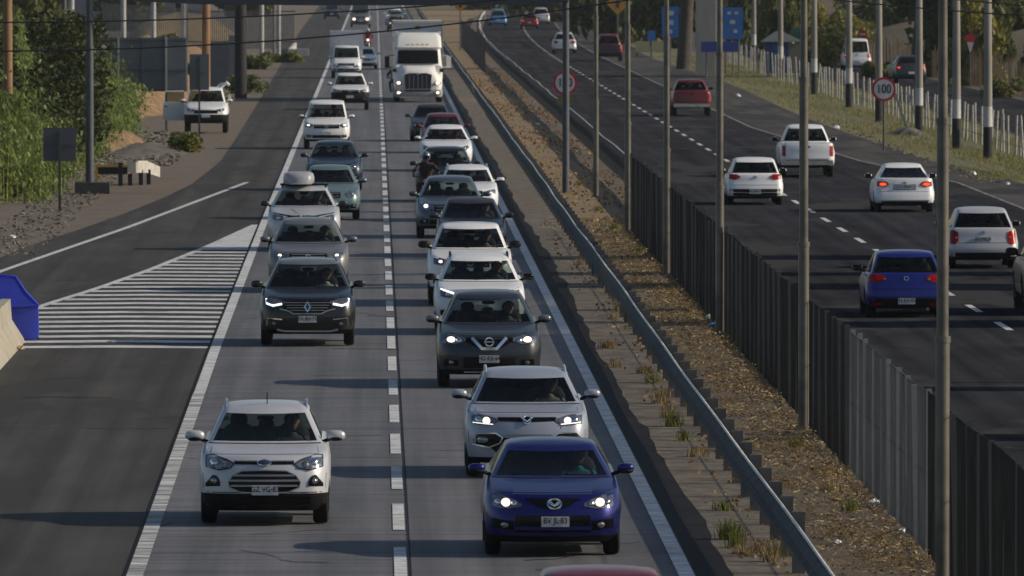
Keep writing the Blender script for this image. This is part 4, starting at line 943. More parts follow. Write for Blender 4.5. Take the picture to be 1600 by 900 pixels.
hull('bumper', [(.28, rrect(1.2, -.05, .6, .2, bow=.1)), (.40, rrect(1.26, -.12, .6, .25, bow=.15)), (.66, rrect(1.26, -.10, .6, .25, bow=.15))], mat('truck_bumper', (.34, .34, .33), .4, c2=(.42, .41, .39)), T)
for sx in (-1, 1):
    for z, r in ((1.0, .10), (.50, .085)):
        h = MB().ell((sx * 1.0, .06 if z > .8 else -.08, z), (.17, .09, .11), 12, 8).build('headlight', M['lens'], T, 60)
        MB().ell((sx * 1.0, -.03 if z > .8 else -.16, z), (r, .03, r * .8), 10, 6).build('bulb', M['lamp'], h, 60)
    m_ = MB(); m_.box(sx * 1.58 - .12, sx * 1.58 + .12, 1.85, 1.98, 1.75, 2.35); m_.tube([(sx * 1.2, 2.1, 2.4), (sx * 1.55, 1.95, 2.38)], .025, 6); m_.tube([(sx * 1.2, 2.1, 1.8), (sx * 1.55, 1.95, 1.78)], .025, 6); m_.build('side_mirror', M['black'] if sx < 0 else tp, T)
    m_ = MB(); m_.box(sx * 1.2 - .1, sx * 1.2 + .1, .7, .8, 1.55, 1.72); m_.build('hood_mirror', M['black'], T)
    MB().tube([(sx * 1.1, 4.75, .8), (sx * 1.1, 4.75, 3.6)], .08, 10).build('exhaust_stack', M['chrome'], T, 60)
for i in range(5): MB().box(-.5 + .25 * i - .05, -.5 + .25 * i + .05, 2.48, 2.56, 2.93, 2.97).build('marker_light', M['amber'], T)
tr = MB(); tr.box(-1.30, 1.30, 6.0, 19.5, 1.15, 4.10); trl = tr.build('trailer', mat('trailer_white', (.48, .50, .54), .5, c2=(.55, .56, .58), nscale=1), T)
tb = MB(); tb.box(-1.33, 1.33, 5.96, 6.03, 4.02, 4.14); tb.box(-1.33, -1.27, 5.96, 6.03, 1.15, 4.12); tb.box(1.27, 1.33, 5.96, 6.03, 1.15, 4.12); tb.build('trailer_frame', mat('trailer_rail', (.50, .46, .36), .5), trl)
MB().box(-.12, .12, 5.93, 5.99, 3.72, 3.86).build('trailer_lamp', M['black'], trl)
wm = MB(); r = .5; n = 24
for i in range(n):
    a = 2 * math.pi * i / n
    for q, x in ((.28, -.14), (.47, -.14), (.5, -.1), (.5, .1), (.47, .14), (.28, .14), (.1, .05)): wm.v.append((x, q * math.cos(a), q * math.sin(a)))
for i in range(n):
    for j in range(6): a, b2 = i * 7 + j, ((i + 1) % n) * 7 + j; wm.f.append((a, b2, b2 + 1, a + 1))
o = wm.build('wheel', M['rubber'], T, 35); wme = o.data; bpy.data.objects.remove(o)
for y in (1.25, 5.6, 6.9, 16.4, 17.7):
    for sx in (-1, 1):
        o = bpy.data.objects.new('wheel', wme); col.objects.link(o); o.parent = T; o.location = (sx * 1.08, y, .5); o.rotation_euler = (0, 0, 0 if sx > 0 else math.pi)
MB().box(-.45, .45, .6, 18, .55, 1.1).build('chassis', M['black'], T)
# ---- small box truck
c = Car('box_truck', 'van', -1.75, 693, white, 'small white box truck with a tall cargo box above its cab, in the outer lane', 'truck', INB, L=4.0, W=1.85, H=2.0, cy=.55, wt=.95, re=2.0, gb=2.25, hr=.74, N=.95, C=1.18, gc=.35, fa=.75, ra=3.2)
front_generic(c, lit=False, hs=.16, hz=.72, gw=.5)
MB().box(-1.0, 1.0, 2.2, 5.6, .9, 2.85).build('cargo_box', mat('cargo_box_grey', (.36, .38, .42), .6), c.root)

# ---- motorcycles and riders
def motorcycle(X, Z, label, plabel, helm, jacket, jn, s=1.0, lamp=True, colour=black):
    root = empty('motorcycle', (X, Z, .012), label, 'motorcycle', 'motorcycles filtering between the lanes')
    for y in (0.0, 1.38):
        mb = MB(); n = 24
        for i in range(n):
            a = 2 * math.pi * i / n
            for q, x in ((.20, -.05), (.28, -.06), (.31, -.02), (.31, .02), (.28, .06), (.20, .05)): mb.v.append((x, y + q * math.cos(a), .31 + q * math.sin(a)))
        for i in range(n):
            for j in range(6): a, a2 = i * 6 + j, i * 6 + (j + 1) % 6; b2, b3 = ((i + 1) % n) * 6 + j, ((i + 1) % n) * 6 + (j + 1) % 6; mb.f.append((a, b2, b3, a2))
        w_ = mb.build('wheel', M['rubber'], root, 40)
        MB().tube([(-.07, y, .31), (.07, y, .31)], .05, 10).build('hub', M['alloy'], w_, 60)
    mb = MB()
    for sx in (-1, 1): mb.tube([(sx * .09, 0, .31), (sx * .09, .22, .95)], .028, 8); mb.tube([(sx * .09, 1.38, .31), (sx * .10, .85, .36)], .025, 6)
    mb.build('fork', M['silverp'], root, 60)
    mb = MB(); mb.ell((0, .62, .45), (.16, .25, .18), 12, 8, 3); mb.tube([(.14, .6, .3), (.16, 1.5, .4)], .045, 8); mb.build('engine', M['silverp'], root, 50)
    mb = MB(); mb.ell((0, .52, .82), (.16, .27, .13), 14, 10, 2.3); mb.build('fuel_tank', colour, root, 60)
    mb = MB(); mb.ell((0, 1.05, .80), (.15, .38, .06), 14, 8, 2.6); mb.build('seat', M['black'], root, 60)
    mb = MB(); mb.ell((0, .02, .66), (.09, .33, .03), 12, 6, 2.3); mb.build('mudguard', colour, root, 60)
    mb = MB(); mb.ell((0, .10, .92), (.17, .12, .15), 14, 10, 2.4); f_ = mb.build('headlight', M['gloss'], root, 60)
    MB().ell((0, 0, .92), (.10, .03, .09), 12, 8).build('bulb', M['lamp'] if lamp else M['lens'], f_, 60)
    mb = MB(); mb.tube([(-.38, .38, 1.06), (-.15, .26, 1.03), (.15, .26, 1.03), (.38, .38, 1.06)], .016, 8)
    for sx in (-1, 1): mb.tube([(sx * .25, .28, 1.04), (sx * .32, .24, 1.22)], .008, 5); mb.ell((sx * .34, .24, 1.25), (.07, .02, .045))
    mb.build('handlebar', M['black'], root, 50)
    pr = empty('person', (X, Z, .012), plabel, 'person', 'riders on the motorcycles')
    J, B = {}, []
    J['hip'] = ((0, 1.02, .93), (.17, .13)); J['waist'] = ((0, .98, 1.12), (.15, .12)); J['chest'] = ((0, .86, 1.34), (.19, .13)); J['neck0'] = ((0, .80, 1.45), (.08, .07)); J['neck'] = ((0, .77, 1.50), (.055, .055))
    B += [('hip', 'waist'), ('waist', 'chest'), ('chest', 'neck0'), ('neck0', 'neck')]
    for sx, k in ((-1, 'l'), (1, 'r')):
        J[k + 'sh'] = ((sx * .21, .83, 1.39), .075); J[k + 'el'] = ((sx * .37, .62, 1.18), .055); J[k + 'wr'] = ((sx * .36, .44, 1.09), .036)
        J[k + 'hp'] = ((sx * .12, .98, .90), .10); J[k + 'kn'] = ((sx * .24, .58, .78), .075); J[k + 'an'] = ((sx * .19, .82, .36), .048); J[k + 'ft'] = ((sx * .19, .66, .30), .045)
        B += [('chest', k + 'sh'), (k + 'sh', k + 'el'), (k + 'el', k + 'wr'), ('hip', k + 'hp'), (k + 'hp', k + 'kn'), (k + 'kn', k + 'an'), (k + 'an', k + 'ft')]
    skin('body', J, B, mat(jn, jacket, .85), pr)
    for sx, k in ((-1, 'l'), (1, 'r')):
        J, B = {k: (Vector((sx * .36, .44, 1.09)), .032)}, []; hand_bones(J, B, k, (sx * .36, .44, 1.09), (0, -.95, -.2), -sx); skin('glove', J, B, M['black'], pr)
    hd = head_mesh((0, .74, 1.62)).build('head', SK, pr, 70)
    mb = MB(); mb.ell((0, .765, 1.65), (.135, .155, .15), 18, 12); mb.build('helmet', mat('helmet_' + jn, helm, .2, coat=1), pr, 70)
    mb = MB(); mb.ell((0, .66, 1.635), (.105, .06, .055), 14, 8, 2.4); mb.build('visor', M['gloss'], pr, 70)
motorcycle(1.52, 338, 'black motorcycle beside the black SUV, between it and the dashed line', 'rider in dark jacket on the motorcycle beside the black SUV', (.10, .11, .13), (.022, .012, .014), 'dark_jacket', lamp=False)
motorcycle(1.02, 600, 'blue motorcycle passing close to the left flank of the semi truck', 'rider in blue beside the semi truck', (.5, .5, .5), (.03, .05, .10), 'blue_jacket', lamp=False, colour=navy)
motorcycle(-.55, 870, 'red motorcycle with lit headlight far up the outer lane behind the white sedan', 'rider in red far up the outer lane', (.5, .5, .5), (.25, .02, .03), 'red_jacket', lamp=True, colour=red)
# ------------------------------------------------------------------ street furniture
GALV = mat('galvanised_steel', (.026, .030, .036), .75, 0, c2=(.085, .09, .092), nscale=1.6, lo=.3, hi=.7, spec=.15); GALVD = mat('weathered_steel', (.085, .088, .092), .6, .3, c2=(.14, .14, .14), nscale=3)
CONC = mat('concrete_pole', (.20, .19, .17), .9, c2=(.28, .265, .24), nscale=2, scale=(1, 1, .2)); CONCW = mat('whitewashed_concrete', (.40, .40, .40), .85, c2=(.52, .52, .51))
BLK = mat('black_band_paint', (.012, .012, .013), .8); WOOD = mat('pole_wood', (.17, .095, .048), .9, c2=(.27, .16, .085), nscale=2, scale=(3, 3, .3))
POLEM = mat('lamp_post_grey', (.085, .080, .070), .42, .35, c2=(.17, .16, .135), nscale=2)
LIP = mat('rail_lip_sunlit', (.45, .45, .43), .5, .1, c2=(.66, .65, .61), nscale=1)  # sunlit top edge of the rails, painted in as much paler steel
def rail_profile(zb, side):
    # W-beam section, side = sign of the traffic face
    z = [0, .03, .08, .12, .155, .19, .23, .28, .31, .315]; x = [0, .035, .08, .035, .01, .035, .08, .035, .02, -.045]
    return [(side * -a, zb + b) for a, b in zip([-v for v in x], z)]
def guardrail(name, label, x, z0, z1, zb, side, m, postside, wob=.009, curve=lambda Z: 0, posts=(), pm=None, group='steel guardrails'):
    root = empty(name, (x, z0, 0), label, 'guardrail', group)
    def beam(a, b, nm):
        mb = MB(); pr = rail_profile(zb, side); n = len(pr); zs = np.arange(a, b + .01, 2.0); f = []
        for Z in zs:
            dx = curve(Z) + wob * math.sin(Z * .19) + wob * 1.6 * math.sin(Z * .053 + 1); dz = wob * .7 * math.sin(Z * .17)
            mb.v += [(px + dx, Z - z0, pz + dz) for px, pz in pr]; 
        b0 = len(mb.v)
        for Z in zs:
            dx = curve(Z) + wob * math.sin(Z * .19) + wob * 1.6 * math.sin(Z * .053 + 1); dz = wob * .7 * math.sin(Z * .17)
            mb.v += [(px + dx + postside * .008, Z - z0, pz + dz) for px, pz in pr]
        for k in range(len(zs) - 1):
            for i in range(n - 1):
                q = k * n + i; mb.f.append((q, q + 1, q + n + 1, q + n)); q += b0; mb.f.append((q, q + n, q + n + 1, q + 1))
            q = k * n; mb.f.append((q, q + n, q + n + b0, q + b0)); q += n - 1; mb.f.append((q, q + n, q + n + b0, q + b0))
        mb.build(nm, m, root, 50)
    beam(z0, z1, 'rail_beam')
    MB().tube([(curve(Z) + wob * math.sin(Z * .19) + wob * 1.6 * math.sin(Z * .053 + 1) + (.03 if postside > 0 else -.03), Z - z0, zb + .318 + wob * .7 * math.sin(Z * .17)) for Z in np.arange(z0, z1, 2.)], .022, 6).build('sunlit_lip', LIP, root, 60)
    pme = None
    for k, Z in enumerate(posts[:100]):
        if pme is None:
            mb = MB(); mb.box(-.08, .08, -.07, .07, -.05, zb + .33); mb.box(*sorted((-.05 * postside, -.17 * postside)), -.05, .05, zb + .02, zb + .31)
            o = mb.build('post', pm or GALVD, root); pme = o.data
        else:
            o = bpy.data.objects.new('post', pme); col.objects.link(o); o.parent = root
        o.location = (postside * .19 + curve(Z), Z - z0, 0)
    if len(posts) > 100:
        mb = MB()
        for Z in posts[100:]: X = postside * .19 + curve(Z); mb.box(X - .05, X + .05, Z - z0 - .05, Z - z0 + .05, -.05, zb + .3)
        tag(mb.build('post', pm or GALVD, root), kind='stuff')
    return root
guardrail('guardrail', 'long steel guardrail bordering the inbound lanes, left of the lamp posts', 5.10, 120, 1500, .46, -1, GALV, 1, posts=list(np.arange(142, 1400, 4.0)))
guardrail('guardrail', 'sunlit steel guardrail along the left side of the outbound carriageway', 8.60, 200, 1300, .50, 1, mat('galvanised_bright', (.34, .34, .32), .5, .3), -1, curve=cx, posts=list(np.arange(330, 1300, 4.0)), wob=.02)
# mesh fence in the median
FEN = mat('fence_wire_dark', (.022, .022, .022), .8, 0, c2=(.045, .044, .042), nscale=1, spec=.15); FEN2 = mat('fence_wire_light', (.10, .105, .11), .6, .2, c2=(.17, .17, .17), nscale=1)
def mesh_fence(label, x, z0, z1, m, mp, step=.11, ps=2.6, h=2.12):
    root = empty('mesh_fence', (x, z0, 0), label, 'fence', 'median wire fence'); mb = MB(); Z = z0
    while Z < z1:
        jit = random.uniform(-.006, .006)
        mb.box(-.007 + jit, .007 + jit, Z - z0 - .006, Z - z0 + .006, .04, h + .02 * math.sin(Z * .4)); Z += step
    for zz in (.1, h * .5, h - .03): mb.box(.009, .016, 0, z1 - z0, zz, zz + .012)
    mb.build('wire_mesh', m, root); pz = list(np.arange(z0, z1 + .01, ps)); pme = None
    for Z in pz[:100]:
        if pme is None: o = MB().box(-.035, .035, -.025, .025, 0, h + .06).build('post', mp, root); pme = o.data
        else: o = bpy.data.objects.new('post', pme); col.objects.link(o); o.parent = root
        o.location = (random.gauss(0, .012), Z - z0, random.gauss(0, .03) - .02); o.rotation_euler = (random.gauss(0, .006), random.gauss(0, .012), 0)
    return root
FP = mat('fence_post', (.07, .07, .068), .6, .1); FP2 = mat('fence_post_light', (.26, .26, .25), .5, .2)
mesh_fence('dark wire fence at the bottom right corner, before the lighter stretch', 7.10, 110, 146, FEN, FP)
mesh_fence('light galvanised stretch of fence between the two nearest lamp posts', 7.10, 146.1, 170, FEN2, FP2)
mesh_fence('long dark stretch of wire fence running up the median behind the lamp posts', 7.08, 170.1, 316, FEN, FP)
mesh_fence('far dark piece of median fence that starts again beyond the gap', 6.95, 717, 930, FEN, FP, step=.3)
# lamp posts
def lamp_post(X, Z, label):
    root = empty('lamp_post', (X, Z, 0), label, 'lamp post', 'lamp posts in the median')
    MB().tube([(0, 0, 0), (0, 0, 3.02)], .088, 12).build('pole', POLEM, root, 50)
    MB().tube([(0, 0, 2.98), (0, 0, 3.06)], .10, 12).build('collar', POLEM, root, 50); MB().tube([(0, 0, 5.66), (0, 0, 5.74)], .085, 12).build('collar', POLEM, root, 50)
    MB().tube([(0, 0, 3.04), (0, 0, 5.7)], .074, 12).build('pole', POLEM, root, 50)
    MB().tube([(0, 0, 5.72), (0, 0, 10.0)], [.060, .045], 12).build('pole', POLEM, root, 50)
    MB().box(-.16, .16, -.16, .16, 0, .03).build('base_plate', GALVD, root)
    for sx in (-1, 1):
        a = MB().tube([(0, 0, 9.8), (sx * .5, 0, 10.25), (sx * 1.3, 0, 10.4)], .035, 8).build('arm', POLEM, root, 60)
        MB().ell((sx * 1.6, 0, 10.42), (.38, .14, .07), 12, 8, 2.6).build('lamp_head', GALVD, a, 60)
for Z, t in ((139.6, 'lamp post at the right edge, nearest to the camera and tallest in view'), (184.9, 'lamp post whose foot stands where the fence turns from dark to light, second nearest'),
             (230, 'third lamp post, with a scrap of blue litter by its foot'), (272, 'fourth lamp post, standing before the dark fence left of the white hatchback'),
             (313.8, 'fifth lamp post, at the far end of the dark fence'), (359, 'farthest lamp post, just right of the thick gantry column')):
    lamp_post(6.97, Z, t)
# black and white concrete utility poles
UP = [(22.9, 425), (22.8, 446), (23.1, 483), (22.9, 517), (23.5, 564), (23.7, 614), (24.7, 693), (26.3, 790), (26.2, 905)]
ul = ['rightmost black and white banded pole, between the two nearest lamp posts and the frame edge', 'banded pole just right of the nearest lamp post', 'banded pole just left of the nearest lamp post', 'banded pole right behind the speed limit sign on the verge',
      'banded pole with a dirt heap at its foot, left of the speed limit sign', 'banded pole directly right of the second lamp post', 'banded pole standing before the blue kiosk', 'far banded pole left of the kiosk', 'farthest banded pole beside the tall blue sign']
def utility_pole(X, Z, label, h=11):
    root = empty('utility_pole', (X, Z, 0), label, 'utility pole', 'black and white banded concrete poles'); r0 = .175
    MB().tube([(0, 0, -.1), (0, 0, 1.2)], [r0, r0 - .005], 10).build('black_band', BLK, root, 50)
    MB().tube([(0, 0, 1.2), (0, 0, 1.95)], [r0, r0 - .005], 10).build('white_band', CONCW, root, 50)
    MB().tube([(0, 0, 1.95), (0, 0, h)], [r0 - .008, .10], 10).build('shaft', CONC, root, 50)
    a = MB().box(-.9, .9, -.05, .05, h - .6, h - .48).build('crossarm', WOOD, root)
    for x in (-.8, -.3, .3, .8): MB().tube([(x, 0, h - .48), (x, 0, h - .32)], .035, 6).build('insulator', GALVD, a, 50)
for (X, Z), l in zip(UP, ul): utility_pole(X, Z, l)
for Z in (398, 366, 338, 300, 262, 236, 204, 176): utility_pole(23.0, Z, 'banded concrete pole of the same row, outside the right edge of the picture')
# far light columns of the left side
def plain_pole(X, Z, h, r, m, label, name='pole', top=None):
    root = empty(name, (X, Z, 0), label, 'pole', 'poles on the left side'); MB().tube([(0, 0, -.05), (0, 0, h)], [r, r * .85], 10).build('shaft', m, root, 50)
    MB().box(-.7, .7, -.05, .05, h - .5, h - .4).build('crossarm', WOOD, root)
PL = mat('pale_concrete', (.32, .32, .31), .9, c2=(.42, .42, .40))
plain_pole(-11.75, 364, 10, .17, WOOD, 'orange-brown wooden pole at the left edge of the picture', 'wooden_pole')
for px, Z, r, m, h, l in ((112, 640, .17, PL, 13, 'pale concrete pole rising behind the reed thicket'), (193, 600, .15, PL, 13, 'pale concrete pole seen above the left half of the big sign back'), (240, 650, .15, PL, 13, 'pale concrete pole above the right half of the big sign back'),
                    (288, 560, .17, PL, 13, 'pale concrete pole just right of the big sign back'), (322, 560, .22, WOOD, 13, 'sunlit wooden pole above the white parked pickup'), (101, 700, .13, GALVD, 14, 'grey pole close behind the pale one over the thicket'),
                    (409, 780, .16, PL, 14, 'pale pole behind the dark cabinet on the left'), (428, 790, .10, GALVD, 14, 'thin steel pole over the low white wall'), (376, 600, .33, BLK, 10, 'thick dark column left of the low white wall'), (436, 800, .12, PL, 14, 'thin pale pole rising from the end of the low white wall')):
    plain_pole((px - VX) * Z / F_PX, Z, h, r, m, l, 'wooden_pole' if m is WOOD else 'pole')
# gantry
G = empty('gantry', (0, 365, 0), 'dark steel gantry crossing the inbound lanes at the top of the picture', 'gantry')
GM = mat('gantry_steel', (.060, .070, .085), .6, .2, c2=(.085, .095, .11))
MB().tube([(-9.15, 0, .3), (-9.15, 0, 7.2)], [.135, .11], 12).build('column', GM, G, 50); MB().tube([(6.12, 0, 0), (6.12, 0, 7.2)], [.115, .10], 12).build('column', GM, G, 50)
mb = MB(); pr = [(-7.7, 6.16), (-5.5, 6.06), (-2, 6.03), (2, 6.03), (4.5, 6.05), (6.2, 6.12), (6.2, 6.9), (-7.7, 6.9)]; mb.prism(pr, -.18, .18); mb.build('beam', mat('gantry_beam', (.03, .036, .05), .6), G)
MB().box(-9.2, -7.7, -.1, .1, 6.5, 6.75).build('bracket', GM, G)
mb = MB(); mb.box(-9.62, -8.5, -.5, .5, -.05, .36); mb.build('footing', mat('dark_concrete', (.045, .048, .052), .9, c2=(.07, .07, .07)), G)
# traffic signs
SB = mat('sign_back', (.070, .080, .095), .6, .3, c2=(.095, .105, .12), nscale=1); SBL = mat('sign_back_light', (.11, .125, .14), .6, .2, c2=(.13, .145, .16), nscale=1)
S = empty('road_sign', (0, 488, 0), 'large rectangular road sign seen from behind, on two posts before the dry slope', 'sign')
x0, x1 = -11.95, -8.1
MB().box(x0, x1, 0, .05, 1.75, 4.05).build('sign_panel', SBL, S)
mb = MB()
for x in (x0 + .95, (x0 + x1) / 2, x1 - .85): mb.box(x - .025, x + .025, -.05, -.002, 1.75, 4.05)
for z in (1.8, 2.65, 3.95): mb.box(x0, x1, -.06, -.003, z - .03, z + .03)
mb.build('stiffener', SB, S)
for x in (-11.0, -8.95): MB().box(x - .045, x + .045, -.16, -.065, 0, 4.1).build('post', PL, S)
def back_sign(X, Z, w, z0, z1, label, m=SB):
    s_ = empty('road_sign', (X, Z, 0), label, 'sign'); MB().box(-w / 2, w / 2, 0, .03, z0, z1).build('sign_panel', m, s_); MB().box(-.04, .04, -.07, -.004, 0, z1 - .1).build('post', mat('sign_post_dark', (.05, .05, .052), .7), s_)
    MB().box(-w / 2 + .03, w / 2 - .03, -.03, -.002, (z0 + z1) / 2 - .02, (z0 + z1) / 2 + .02).build('stiffener', m, s_); return s_
back_sign(-9.42, 340, .98, 1.50, 2.50, 'dark square sign seen from behind on a single post, in front of the reeds')
back_sign(-7.35, 476, .82, 1.95, 3.45, 'narrow grey sign seen from behind, its post crossing the hood of the parked pickup', SBL)
WHT = mat('sign_white', (.42, .43, .44), .5); REDS = mat('sign_red', (.34, .010, .02), .5); BLUS = mat('sign_blue', (.018, .13, .42), .5, c2=(.024, .15, .46)); GRNS = mat('sign_green', (.01, .11, .08), .5); YELS = mat('sign_yellow', (.42, .20, .02), .5); INK = mat('sign_ink', (.02, .022, .03), .6)
def cyl_y(r, y0, y1, n=32, c=(0, 0)):
    mb = MB(); a = [(c[0] + r * math.cos(2 * math.pi * i / n), c[1] + r * math.sin(2 * math.pi * i / n)) for i in range(n)]; return mb.prism(a, y0, y1)
def limit(X, Z, zc, r, label, extra=False):
    s_ = empty('speed_limit_sign', (X, Z, 0), label, 'sign', 'round speed limit signs'); MB().tube([(0, .05, 0), (0, .05, zc + r * .8)], .04, 8).build('post', mat('sign_post_dark', (.05, .05, .052), .7), s_, 50)
    p = cyl_y(r, -.02, 0, c=(0, zc)).build('rim', REDS, s_); f = cyl_y(r * .80, -.024, -.019, c=(0, zc)).build('sign_face', WHT, s_)
    text('100', r * 1.02, INK, f, (0, -.027, zc), squash=.80)
    if extra: MB().box(-.30, .30, -.01, .01, zc - r - .35, zc - r - .04).build('supplementary_plate', mat('plate_olive', (.12, .11, .02), .6), s_)
limit(19.75, 441.5, 2.40, .475, 'round red-rimmed 100 speed limit sign standing on the grass verge at right')
limit(7.42, 444, 2.62, .475, 'round 100 speed limit sign in the median, half hidden by the gantry column', True)
def panel_sign(name, X, Z, w, z0, z1, m, label, lines=(), posts=None, cat='sign', diamond=False):
    s_ = empty(name, (X, Z, 0), label, cat)
    if diamond:
        zc = (z0 + z1) / 2; h = (z1 - z0) / 2; MB().prism([(0, z0), (h, zc), (0, z1), (-h, zc)], -.02, .01).build('sign_panel', m, s_)
        MB().prism([(-.12, zc - .3), (.10, zc - .3), (.10, zc + .02), (.26, zc + .02), (.0, zc + .34), (-.22, zc + .02), (-.12, zc + .02)], -.03, -.022).build('symbol', INK, s_)
    else: MB().box(-w / 2, w / 2, -.02, .02, z0, z1).build('sign_panel', m, s_)
    for x in (posts or (0,)): MB().tube([(x, .08, 0), (x, .08, z1 - .1)], .05, 6).build('post', GALVD, s_, 50)
    for i, (tx, tz, sz, t) in enumerate(lines):
        if t == '#': MB().box(tx - sz / 2, tx + sz / 2, -.026, -.021, tz - sz * .35, tz + sz * .35).build('symbol', WHT, s_)
        elif t == 'o': cyl_y(sz / 2, -.026, -.021, 16, (tx, tz)).build('symbol', WHT, s_)
        else: text(t, sz, WHT, s_, (tx, -.026, tz))
    return s_
panel_sign('service_sign', 18.55, 715, 1.05, 2.3, 4.25, BLUS, 'upright blue sign with white pictograms, left of the big tree trunk', [(0, 3.85, .42, '#'), (0, 3.25, .42, '#'), (0, 2.68, .28, 'o')])
panel_sign('service_sign', 22.45, 715, 1.35, 2.2, 4.20, BLUS, 'upright blue sign with white pictograms, right of the grey pillar', [(-.2, 3.85, .22, '#'), (.25, 3.85, .22, '#'), (.02, 3.28, .34, '#'), (.2, 2.70, .26, 'o')], posts=(-.4, .4))
panel_sign('street_name_sign', 20.9, 690, 2.25, 1.62, 2.25, mat('sign_deep_blue', (.012, .035, .20), .5), 'wide low dark blue sign across the grey pillar', posts=(-.8, .8))
panel_sign('road_sign', 19.2, 790, .55, 1.5, 2.2, BLUS, 'small blue sign beside the yellow barrier')
panel_sign('warning_sign', 17.7, 830, 1.2, 3.05, 4.75, YELS, 'yellow diamond warning sign between two lamp posts at the top', diamond=True)
panel_sign('warning_sign', 6.6, 880, 1.0, 3.0, 4.3, YELS, 'yellow diamond warning sign at the top of the median, above the guardrail', diamond=True)
panel_sign('road_sign', 29.8, 800, 1.0, 1.5, 2.3, GRNS, 'small green sign behind the blue kiosk')
s_ = empty('stop_sign', (33.0, 770, 0), 'round red sign on the grass bank, left of the speed limit sign', 'sign'); cyl_y(.33, -.02, .02, 8, (0, 2.1)).build('sign_face', REDS, s_); MB().box(-.22, .22, -.03, -.022, 2.05, 2.15).build('symbol', WHT, s_); MB().tube([(0, .05, 0), (0, .05, 2.2)], .03, 6).build('post', GALVD, s_)
s_ = empty('yield_sign', (33.6, 642, 0), 'tilted red and white traffic sign before the dark trees', 'sign')
cyl_y(.38, -.02, .02, 20, (0, 2.75)).build('sign_face', REDS, s_); MB().prism([(-.26, 2.6), (.26, 2.6), (.06, 2.05), (-.06, 2.05)], -.03, .02).build('symbol', WHT, s_); MB().tube([(0, .05, 0), (0, .05, 2.8)], .035, 6).build('post', GALVD, s_)
s_.scale = (.7, 1, 1)
# overhead wires
def wire(pts, label, r=.022):
    n = 40; P2 = []
    xs = [p[0] for p in pts]; c3 = np.polyfit(xs, [p[2] for p in pts], 2) if len(pts) > 2 else np.polyfit(xs, [p[2] for p in pts], 1)
    for i in range(n + 1): x = xs[0] + (xs[-1] - xs[0]) * i / n; P2.append((x, pts[0][1] + (pts[-1][1] - pts[0][1]) * i / n, float(np.polyval(c3, x))))
    o = MB().tube(P2, r, 6).build('overhead_wire', mat('wire_black', (.008, .008, .01), .6), None, 60); return tag(o, label, 'wire', 'overhead wires')
def wp(px, py, Z): return ((px - VX) * Z / F_PX, Z, CAM_H - (py - VY) * Z / F_PX)
wire([wp(-150, 34, 300), wp(150, 33, 300), wp(400, 26, 300), wp(545, 17, 300), wp(760, 2, 300), wp(1000, -22, 300)], 'upper dark wire crossing above the big sign back on the left')
wire([wp(-150, 79, 290), wp(0, 80, 290), wp(290, 70, 290), wp(590, 50, 290), wp(735, 33, 290), wp(860, 22, 290), wp(960, 2, 290), wp(1150, -30, 290)], 'lower dark wire sagging across the reeds and the semi truck')
wire([wp(1240, -8, 330), wp(1360, 5, 330), wp(1440, 13, 330), wp(1600, 24, 330), wp(1750, 30, 330)], 'lower dark wire at the top right corner')
wire([wp(1400, -12, 330), wp(1500, 0, 330), wp(1600, 8, 330), wp(1750, 14, 330)], 'upper dark wire at the top right corner')
# concrete barrier and blue crash cushion at the left edge
B_ = empty('concrete_barrier', (-7.35, 200, 0), 'worn concrete barrier end at the left edge below the blue cushion', 'barrier')
prof = [(-.32, 0), (-.28, .12), (-.13, .38), (-.09, .86), (.09, .86), (.12, .45), (.34, .10), (.38, 0)]
mb = MB(); mb.prism(prof, 0, 26.5); mb.build('wall', mat('barrier_concrete', (.26, .24, .19), .9, c2=(.38, .35, .28), nscale=1.6), B_)
K = empty('crash_cushion', (-7.0, 226.6, 0), 'blue plastic crash cushion wrapped over the end of the concrete barrier', 'crash cushion')
m_blue, ntb, bb = newmat('cushion_blue'); bb.inputs['Base Color'].default_value = (.13, .18, .80, 1); bb.inputs['Roughness'].default_value = .35; tl_ = ntb.nodes.new('ShaderNodeBsdfTranslucent'); tl_.inputs[0].default_value = (.12, .18, .95, 1); mx_ = ntb.nodes.new('ShaderNodeMixShader'); mx_.inputs[0].default_value = .45; ntb.links.new(bb.outputs[0], mx_.inputs[1]); ntb.links.new(tl_.outputs[0], mx_.inputs[2]); ntb.links.new(mx_.outputs[0], ntb.nodes['Material Output'].inputs[0])
m_blu2 = mat('cushion_blue_deep', (.010, .016, .26), .4, c2=(.015, .022, .32), nscale=2)
mb = MB()
out = [(.30, .0), (.30, .55), (.27, .74)]; 
fp = [(-.30, .02), (.24, .02), (.28, .12), (.27, .70), (.20, .73), (-.30, .68), (-.34, .45)]
mb.prism(fp, .6, .95); mb.build('front_panel', m_blue, K, 30)
mb = MB(); mb.add([(.27, .58, .70), (-.33, .58, .66), (-.95, .7, .72), (-1.25, .9, .80), (-1.25, 2.2, 1.15), (-.85, 2.6, 1.27), (-.24, 2.4, 1.22), (.0, 1.5, .93),
                   (.27, .9, .02), (-1.25, .9, .02), (-1.25, 2.3, .02), (-.3, 2.5, .02)],
                  [(0, 1, 6, 7), (1, 2, 5, 6), (2, 3, 4, 5), (0, 7, 8), (7, 6, 11, 8), (3, 9, 10, 4), (4, 10, 11, 6, 5), (1, 0, 8), (1, 8, 9, 2), (2, 9, 3)]); mb.build('hood', m_blu2, K)
mb = MB(); mb.tube([(.28, .6, .71), (.0, 1.5, .95), (-.23, 2.4, 1.23), (-.85, 2.6, 1.28)], .022, 6); mb.build('rim', m_blue, K, 60)
MB().box(-.42, -.28, .53, .58, .40, .50).build('reflector', mat('reflector_orange', (.45, .08, .01), .3), K)
